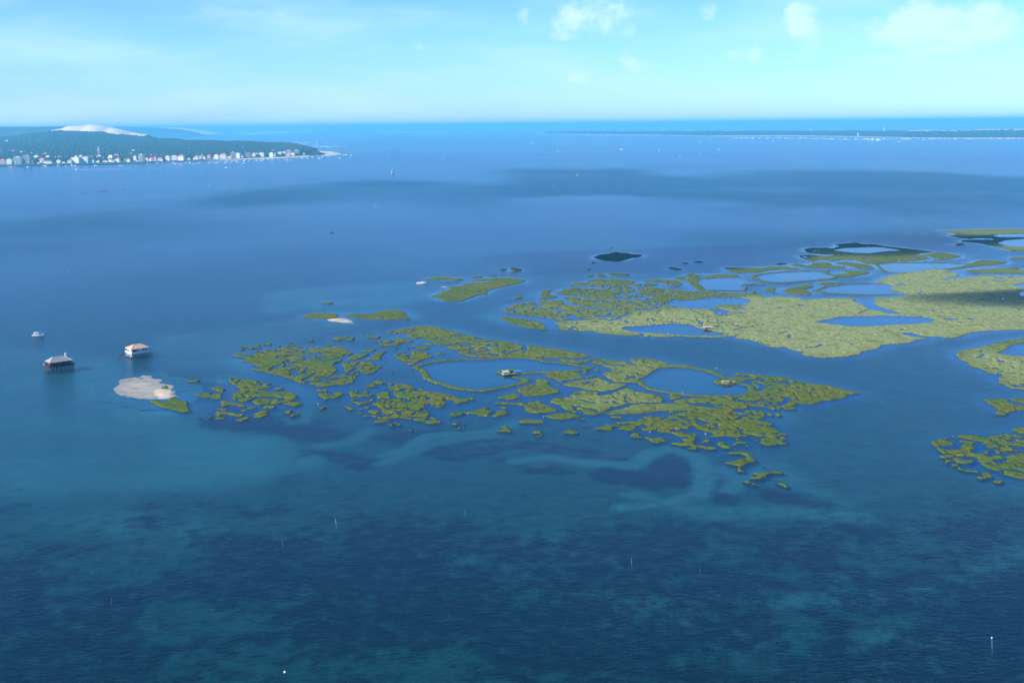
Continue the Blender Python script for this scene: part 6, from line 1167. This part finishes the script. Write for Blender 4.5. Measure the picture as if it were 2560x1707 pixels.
# ------------------------------------------------------------------ the two stilt houses
def stilt_house(px, py, yaw, A, Bd, dark):
    """near corner of the deck at the picture point; A along the long side (+X), Bd along the short side (+Y)"""
    p = at(px, py)
    if dark: r = thing('stilt_house', 'black timber stilt house with red shutters, grey roof and white chimney', 'stilt house', (p[0], p[1], 0), yaw)
    else: r = thing('stilt_house', 'stilt house with white railing and pale tiled roof beside the sandbank', 'stilt house', (p[0], p[1], 0), yaw)
    zd = 3.35; rail = M['tarred_wood'] if dark else M['white_paint']; pile_m = M['wet_wood']
    nx, ny = 7, 5
    pm = MB().bar((0, 0, -2.5), (0, 0, zd - .55), .2, .17, 8).mesh('pile'); pm.materials.append(pile_m)
    top = MB().bar((0, 0, 1.15), (0, 0, zd - .56), .215, .185, 8).mesh('pile_sleeve'); top.materials.append(rail if not dark else M['grey_wood'])
    for i in range(nx):
        for j in range(ny):
            x, y = .35 + (A - .7) * i / (nx - 1), .35 + (Bd - .7) * j / (ny - 1)
            q = link('pile', pm, None, r, loc=(x, y, 0))
            if i == 0: link('pile_sleeve', top, None, q)
    for j in range(ny):
        y = .35 + (Bd - .7) * j / (ny - 1); MB().box(0.05, A - .05, y - .12, y + .12, zd - .55, zd - .26).build('beam', pile_m if dark else M['white_paint'], r)
    # braces between the outer piles
    for i in range(nx - 1):
        x0, x1 = .35 + (A - .7) * i / (nx - 1), .35 + (A - .7) * (i + 1) / (nx - 1)
        MB().plank((x0, .1, .5) if i % 2 else (x0, .1, 2.6), (x1, .1, 2.6) if i % 2 else (x1, .1, .5), .08, .14).build('brace', pile_m, r)
    for j in range(ny - 1):
        y0, y1 = .35 + (Bd - .7) * j / (ny - 1), .35 + (Bd - .7) * (j + 1) / (ny - 1)
        MB().plank((.1, y0, .5) if j % 2 else (.1, y0, 2.6), (.1, y1, 2.6) if j % 2 else (.1, y1, .5), .08, .14).build('brace', M['white_paint'] if not dark else pile_m, r)
    # deck planks
    n = int(A / .62); pl = MB().box(0, A / n - .035, 0, Bd, zd - .255, zd - .1).mesh('plank'); pl.materials.append(M['grey_wood'])
    for i in range(n): link('plank', pl, None, r, loc=(i * A / n, 0, 0))
    MB().box(-.06, A + .06, -.1, -.01, zd - .5, zd - .05).build('fascia', rail, r); MB().box(-.1, -.01, -.06, Bd + .06, zd - .5, zd - .05).build('fascia', rail, r)
    MB().box(A + .01, A + .1, -.06, Bd + .06, zd - .5, zd - .05).build('fascia', rail, r)
    # railing with posts, boards and cap
    hr = 1.05
    def side(ax, lo, hi, fix):
        m = max(3, int((hi - lo) / 1.5))
        for i in range(m + 1):
            t = lo + (hi - lo) * i / m
            if ax == 'x': MB().box(t - .06, t + .06, fix - .06, fix + .06, zd - .1, zd + hr).build('rail_post', rail, r)
            else: MB().box(fix - .06, fix + .06, t - .06, t + .06, zd - .1, zd + hr).build('rail_post', rail, r)
        for z in ((.18, .40), (.46, .68), (.74, .96)) if not dark else ((.28, .42), (.62, .76), (.9, 1.04)):
            if ax == 'x': MB().box(lo, hi, fix - .035, fix + .035, zd + z[0], zd + z[1]).build('rail_board', rail, r)
            else: MB().box(fix - .035, fix + .035, lo, hi, zd + z[0], zd + z[1]).build('rail_board', rail, r)
    side('x', 0.06, A - .06, .05); side('y', .1, Bd - .1, .05) if not dark else side('y', .1, Bd * .62, .05); side('y', .1, Bd - .1, A - .05); side('x', .06, A - .06, Bd - .05)
    # the house
    hx0, hx1, hy0, hy1 = (1.1, A - 3.6, 1.2, Bd - 1.6) if not dark else (1.3, A - 1.6, .9, Bd - 2.0)
    hz = zd - .1; top_z = hz + 2.75
    wall = MB().box(hx0, hx1, hy0, hy1, hz, top_z).build('wall', M['tarred_wood'], r)
    if not dark:
        k = int((hx1 - hx0) / .8)
        for i in range(k): MB().box(hx0 + (hx1 - hx0) * i / k, hx0 + (hx1 - hx0) * i / k + .05, hy0 - .03, hy0 - .002, hz, top_z).build('batten', M['wet_wood'], wall)
    ov = 1.0 if not dark else .75; rz = top_z - .05
    roof = MB().hip(hx0 - ov, hx1 + ov, hy0 - ov, hy1 + ov, rz + .2, rz + (2.5 if not dark else 2.9), inset=(hy1 - hy0) / 2 + ov * .6, thick=.28).build('roof', M['pale_tile'] if not dark else M['grey_roof'], r)
    # eave boards and hip caps
    ev = M['white_paint'] if not dark else M['dark_paint']
    for x0, x1, y0, y1 in ((hx0 - ov - .06, hx1 + ov + .06, hy0 - ov - .07, hy0 - ov - .01), (hx0 - ov - .07, hx0 - ov - .01, hy0 - ov, hy1 + ov), (hx1 + ov + .01, hx1 + ov + .07, hy0 - ov, hy1 + ov)):
        MB().box(x0, x1, y0, y1, rz - .16, rz + .19).build('eave_board', ev, roof)
    i = (hy1 - hy0) / 2 + ov * .6; zt = rz + (2.5 if not dark else 2.9); ym = (hy0 + hy1) / 2
    ends = [((hx0 - ov, hy0 - ov), (hx0 - ov + i, ym)), ((hx0 - ov, hy1 + ov), (hx0 - ov + i, ym)), ((hx1 + ov, hy0 - ov), (hx1 + ov - i, ym)), ((hx1 + ov, hy1 + ov), (hx1 + ov - i, ym))]
    for (a, b_) in ends: MB().bar((a[0], a[1], rz + .24), (b_[0], b_[1], zt + .05), .13).build('hip_cap', M['zinc'] if dark else M['pale_tile'], roof)
    MB().bar((hx0 - ov + i, ym, zt + .05), (hx1 + ov - i, ym, zt + .05), .13).build('ridge_cap', M['zinc'] if dark else M['pale_tile'], roof)
    if dark: MB().box(hx1 - 2.2, hx1 - 1.3, ym - .2, ym + .6, rz + 1.2, zt + 1.7).build('chimney', M['white_paint'], roof)
    else: MB().box(hx1 - 2.6, hx1 - 2.0, hy1 - 1.2, hy1 - .6, rz + 1.0, zt + .1).build('chimney', M['slate'], roof)
    # openings: (side, from, to, z from, z to, shutters)
    def opening(sd, a, b_, z0, z1, sh, name='window'):
        m = M['dark_glass'] if name == 'window' else sh
        if sd == 'f': w = MB().box(a, b_, hy0 - .05, hy0 - .004, hz + z0, hz + z1).build(name, m, r)
        else: w = MB().box(hx0 - .05, hx0 - .004, a, b_, hz + z0, hz + z1).build(name, m, r)
        if name == 'window':
            sw = (b_ - a) * .55
            for s0, s1 in ((a - sw, a - .02), (b_ + .02, b_ + sw)):
                if sd == 'f': MB().box(s0, s1, hy0 - .11, hy0 - .03, hz + z0, hz + z1).build('shutter', sh, w)
                else: MB().box(hx0 - .11, hx0 - .03, s0, s1, hz + z0, hz + z1).build('shutter', sh, w)
    if not dark:
        wp = M['white_paint']; wy = hy1 - hy0; wxl = hx1 - hx0
        opening('s', hy0 + wy * .66, hy0 + wy * .80, .4, 2.3, wp); opening('s', hy0 + wy * .42, hy0 + wy * .52, .1, 2.3, wp); opening('s', hy0 + wy * .1, hy0 + wy * .2, .5, 2.1, wp)
        opening('f', hx0 + wxl * .36, hx0 + wxl * .42, .5, 2.1, wp); opening('f', hx0 + wxl * .6, hx0 + wxl * .7, .1, 2.3, wp, 'door'); opening('f', hx0 + wxl * .46, hx0 + wxl * .56, .1, 2.3, wp, 'door'); opening('f', hx0 + wxl * .84, hx0 + wxl * .9, .5, 2.0, wp)
        MB().box(hx1 + .6, hx1 + 3.0, hy0 + .6, hy0 + 2.2, hz + .7, hz + .85).build('table', wp, r)
    else:
        rp = M['red_paint']; wy = hy1 - hy0; wxl = hx1 - hx0
        opening('s', hy0 + wy * .22, hy0 + wy * .36, .9, 2.2, rp); opening('f', hx0 + wxl * .44, hx0 + wxl * .5, .6, 2.2, rp); opening('f', hx0 + wxl * .84, hx0 + wxl * .9, .5, 2.2, rp)
        MB().bar((.2, Bd - .3, zd + .2), (.2, Bd - .3, zd + 1.1), .32, .32, 10).build('water_butt', M['white_paint'], r)
    # stair down to the water
    if not dark: s0, s1, wd = Vector((-.2, Bd - 1.0, zd - .1)), Vector((-4.6, Bd - 1.0, -.3)), .62
    else: s0, s1, wd = Vector((-.9, Bd - .8, zd - .1)), Vector((-.9, Bd - 6.2, -.2)), .62
    st = thing_part('stair', r)
    ax = (s1 - s0).normalized(); sd = ax.cross(Vector((0, 0, 1))).normalized()
    for k in (-1, 1):
        MB().plank(s0 + sd * wd * k, s1 + sd * wd * k, .09, .3).build('stringer', M['wet_wood'], st)
        MB().plank(s0 + sd * wd * k + Vector((0, 0, 1)), s1 + sd * wd * k + Vector((0, 0, 1)), .07, .1).build('handrail', M['wet_wood'] if not dark else M['grey_wood'], st)
    for i in range(13):
        c = s0.lerp(s1, (i + .5) / 13); MB().plank(c - sd * wd, c + sd * wd, .28, .06).build('step', M['grey_wood'], st)
    if dark: MB().box(-1.6, 0, Bd - 1.4, Bd, zd - .3, zd - .1).build('landing', M['wet_wood'], r)

def thing_part(name, parent):
    o = bpy.data.objects.new(name, None); COL.objects.link(o); o.parent = parent; return o

stilt_house(330, 896.6, math.radians(43), 15.0, 10.2, False)
stilt_house(123.6, 932.4, math.radians(41), 15.8, 9.6, True)

# ------------------------------------------------------------------ hides on the ponds
def hut(px, py, z0, yaw, label, kind):
    p = at(px, py, z0); r = thing('hunting_hut', label, 'hut', p, yaw); r.scale = (.78,) * 3
    if kind == 0:
        MB().box(-4.2, 3.0, -2.6, 2.6, -.6, .25).build('platform', M['pale_wood'], r)
        MB().box(-3.6, .6, -1.6, 2.2, .25, 1.35).build('wall', M['grey_wood'], r)
        MB().add([(-4.2, -2.3, 1.2), (1.2, -2.3, 1.2), (1.2, 2.6, 2.1), (-4.2, 2.6, 2.1), (-4.2, -2.3, 1.35), (1.2, -2.3, 1.35), (1.2, 2.6, 2.25), (-4.2, 2.6, 2.25)], [(0, 3, 2, 1), (4, 5, 6, 7), (0, 1, 5, 4), (1, 2, 6, 5), (2, 3, 7, 6), (3, 0, 4, 7)]).build('roof', M['green_roof'], r)
        MB().box(-2.8, -.4, -1.68, -1.61, .6, 1.05).build('window', M['dark_glass'], r)
        MB().box(1.0, 4.6, -.8, 1.6, .2, 1.7).build('shed', M['dark_paint'], r)
        MB().box(-1.6, .8, -3.6, -1.9, .0, .55).build('log_pile', M['pale_wood'], r); MB().box(1.6, 6.2, -3.0, -2.2, -.1, .35).build('retaining_board', M['pale_wood'], r); MB().box(.8, 6.0, -2.0, -1.4, .1, .5).build('retaining_board', M['grey_wood'], r)
    elif kind == 1:
        MB().box(-4, 1.4, -1.2, 1.2, -.4, .9).build('wall', M['pale_wood'], r)
        MB().hip(-4.3, 1.6, -1.5, 1.5, .95, 1.35, inset=1.0, thick=.12).build('roof', M['pale_wood'], r)
        MB().add([(1.2, -1.2, 0), (3.6, -.6, 0), (3.8, 1.0, 0), (1.4, 1.4, 0), (1.5, -.9, 1.5), (3.0, -.3, 1.2), (3.1, .8, 1.2), (1.6, 1.1, 1.5)], [(0, 3, 2, 1), (4, 5, 6, 7), (0, 1, 5, 4), (1, 2, 6, 5), (2, 3, 7, 6), (3, 0, 4, 7)]).build('lean_to', M['brown_tile'], r)
        MB().box(-2.4, -1.0, -1.26, -1.21, .2, .6).build('window', M['dark_glass'], r); MB().box(4.4, 5.8, -.5, .5, -.1, .9).build('crate', M['pale_wood'], r)
    else:
        MB().box(-3.6, 3.6, -1.2, 1.2, -.5, 1.3).build('wall', M['grey_wood'], r); MB().gable(-3.9, 3.9, -1.5, 1.5, 1.32, 2.1).build('roof', M['pink_wall'], r)
        MB().box(-2.6, 2.6, -1.26, -1.21, .3, .8).build('window', M['dark_glass'], r)
hut(1269, 933.5, .9, .35, 'low hut with pale green roof and timber landing in the middle pond', 0)
hut(1818, 955.5, .9, .05, 'low pale timber hut on a grassy patch at the edge of a pond', 1)
hut(1769, 821, .8, .05, 'small grey hut on the bank of the pond in the pale marsh', 2)
def tarp():
    p = at(1294.5, 927.5, 1.0); mb = MB()
    mb.add([(-2.2, -1, 0), (2.2, -1, 0), (2.4, 1, 0), (-2, 1, 0), (-1.8, -.2, .8), (1.7, 0, .7)], [(0, 1, 5, 4), (2, 3, 4, 5), (1, 2, 5), (3, 0, 4), (0, 3, 2, 1)])
    tag(mb.build('tarpaulin', M['blue_tarp'], None, p, .3), 'bright blue tarpaulin beside the green roofed pond hut', 'tarpaulin')
tarp()

# ------------------------------------------------------------------ stakes, birds
def stake(px, py, hpx, lean, label, mat='pale_wood', top=None):
    p = at(px, py); s = scale_at(px, py); h = hpx / s
    r = thing('channel_stake', label, 'stake', (p[0], p[1], 0))
    MB().bar((0, 0, -2), (lean * h, 0, h), .055, .035).build('pole', M[mat], r)
    if top: MB().box(lean * h - .2, lean * h + .2, -.05, .05, h - .3, h + .05).build('topmark', M[top], r)
    MB().bar((0, 0, -.2), (lean * h * .15, 0, h * .15), .09, .09).build('wet_foot', M['wet_wood'], r)
stake(842, 1310, 15, -.22, 'pale leaning stake, brightest of the bare stakes', 'white_paint'); stake(1163, 1291, 15, 0, 'thin pale upright stake alone over the dark weed')
stake(709, 1366, 22, -.15, 'thin dark stake with a reddish foot', 'brown_tile'); stake(1580, 1412, 20, -.08, 'pale stake where the weed meets the clear channel', 'pale_wood'); stake(1750, 1427, 7, 0, 'short pale stake in the clear channel', 'pale_wood')
stake(2482, 1620, 30, -.16, 'pale leaning pole with a white square topmark', 'pale_wood', 'white_paint'); stake(278, 1512, 18, .1, 'faint greenish stake in the dark water', 'grey_wood'); stake(2380, 604, 26, 0, 'tall dark pole standing off the far marsh', 'wet_wood')
stake(277, 645, 9, 0, 'white topped channel mark in the blue open water', 'white_paint', 'white_paint'); stake(648, 577, 8, 0, 'thin far channel mark in the dark water', 'white_paint')
def buoy():
    p = at(712, 1680); r = thing('mooring_buoy', 'small white round buoy low in the dark water', 'buoy', (p[0], p[1], 0))
    me = bpy.data.meshes.new('float'); bm = bmesh.new(); bmesh.ops.create_icosphere(bm, subdivisions=2, radius=.32); bm.to_mesh(me); bm.free(); link('float', me, M['white_paint'], r, loc=(0, 0, .12)); MB().bar((0, 0, .3), (0, 0, .6), .04).build('ring', M['zinc'], r)
buoy()

def bird_mesh():
    mb = MB(); mb.bar((-.3, 0, .45), (.0, 0, .5), .05, .17, 7); mb.bar((.0, 0, .5), (.28, 0, .56), .17, .08, 7); mb.bar((.25, 0, .56), (.34, 0, .95), .06, .04, 6); mb.bar((.32, 0, .94), (.46, 0, .96), .06, .02, 6)
    mb.bar((0, .05, 0), (0, .05, .45), .02); mb.bar((0, -.05, 0), (0, -.05, .45), .02)
    me = mb.mesh('egret'); me.materials.append(M['feather']); return me
BIRD = bird_mesh()
def birds():
    spots = [('a', 1073, 406, 'by the tip of the big triangular islet'), ('a', 1092, 902, 'on the narrow islet below the triangular one'), ('a', 1085, 1066, 'wading in the open channel'), ('a', 1922, 1168, 'at the edge of the broken islet'), ('a', 2134, 603, 'first of a pair on the round islet'), ('a', 2172, 604, 'second of a pair on the round islet'), ('b', 360, 582, 'on the dike at the pond corner'), ('b', 392, 658, 'below the dike at the pond corner'), ('b', 506, 710, 'further along the pond dike'),
             ('b', 994, 1026, 'by the small ragged islets'), ('b', 820, 1000, 'among the small ragged islets'), ('b', 1563, 1032, 'beside the long thin bank'), ('b', 66, 992, 'on the lower broken islet'), ('c', 428, 765, 'in the shallow broken marsh'), ('c', 910, 782, 'by the low islets of the broken marsh'), ('c', 1718, 58, 'at the foot of the pale marsh'), ('c', 710, 425, 'on the long pond dike'), ('e', 1880, 830, 'on the dike of the pale marsh pond'), ('e', 1555, 822, 'along the pale marsh pond dike'), ('f', 1540, 800, 'on the bank of the oval pond')]
    for z, x, y, w in spots:
        x0, y0, k = ZN[z]; p = at(x0 + x * k, y0 + y * k)
        j = int(round((p[0] - G.x[0]) / G.dx)); i = int(round((p[1] - G.y[0]) / G.dy)); zz = max(0.0, float(MZ[i, j])) if 0 <= i < G.shape[0] and 0 <= j < G.shape[1] else 0
        o = link('egret', BIRD, None, loc=(p[0], p[1], zz - .02), rotz=random.uniform(0, 6.28)); o.scale = (.85,) * 3
        tag(o, f'white egret standing {w}', 'bird', 'egrets on the marsh')
birds()

# ------------------------------------------------------------------ fair-weather clouds above the bay (out of the picture); their shade lies on the water
def build_clouds():
    m = bpy.data.materials.new('mat_cloud'); m.use_nodes = True; nt = m.node_tree; nt.nodes.clear()
    out = N(nt, 'ShaderNodeOutputMaterial'); v = N(nt, 'ShaderNodeVolumePrincipled'); v.inputs['Color'].default_value = (1, 1, 1, 1); v.inputs['Density'].default_value = 0.02
    nt.links.new(v.outputs[0], out.inputs['Volume'])
    ALT = 950.0; off = SUN[:2] / SUN[2] * ALT
    # (x, y in the photograph of the middle of the shade, half width, half depth in metres, thickness)
    for n, (px, py, rx, ry, th, lump) in enumerate([c if len(c) == 6 else c + (1.0,) for c in CLOUDS]):
        c = at(px, py)[:2] + off
        bm = bmesh.new(); bmesh.ops.create_icosphere(bm, subdivisions=4, radius=1.0)
        r = random.Random(50 + n); ph = [(r.uniform(0, 6.28), r.uniform(0, 6.28), r.uniform(0, 6.28)) for _ in range(4)]
        for w in bm.verts:
            p = w.co.copy(); s = 1.0
            for k, (a, b, c2) in enumerate(ph):
                fq = 2.0 * 1.7 ** k; s += lump * 0.34 / 1.4 ** k * math.sin(p.x * fq + a) * math.sin(p.y * fq + b) * math.cos(p.z * fq + c2)
            w.co = (p.x * rx * s, p.y * ry * s, max(p.z, -0.45) * th * (0.7 + 0.5 * s))
        me = bpy.data.meshes.new('cloud'); bm.to_mesh(me); bm.free()
        o = link('cloud', me, m, loc=(c[0], c[1], ALT))
        tag(o, 'white fair weather cloud drifting over the bay, seen by its shade on the water', 'cloud', 'clouds above the bay')
CLOUDS = [(1600, 650, 170, 105, 90, .8), (2160, 612, 120, 85, 90, .8), (2620, 745, 100, 50, 45, .6), (2480, 602, 80, 50, 80, .6)]
build_clouds()

# ------------------------------------------------------------------ haze over the bay
def build_haze():
    mb = MB(); e = FAR * 1.25; mb.box(-e, e, -e, e, -5.0, 193.0)
    m = bpy.data.materials.new('mat_haze'); m.use_nodes = True; nt = m.node_tree; nt.nodes.clear()
    out = N(nt, 'ShaderNodeOutputMaterial'); v = N(nt, 'ShaderNodeVolumePrincipled')
    v.inputs['Color'].default_value = HAZE_COL; v.inputs['Density'].default_value = HAZE_DENS; v.inputs['Anisotropy'].default_value = 0.0
    nt.links.new(v.outputs[0], out.inputs['Volume'])
    stuff(mb.build('haze', m), 'thin blue haze over the whole bay')
HAZE_COL = (0.17, 0.68, 1.0, 1); HAZE_DENS = 8.0e-5
build_haze()
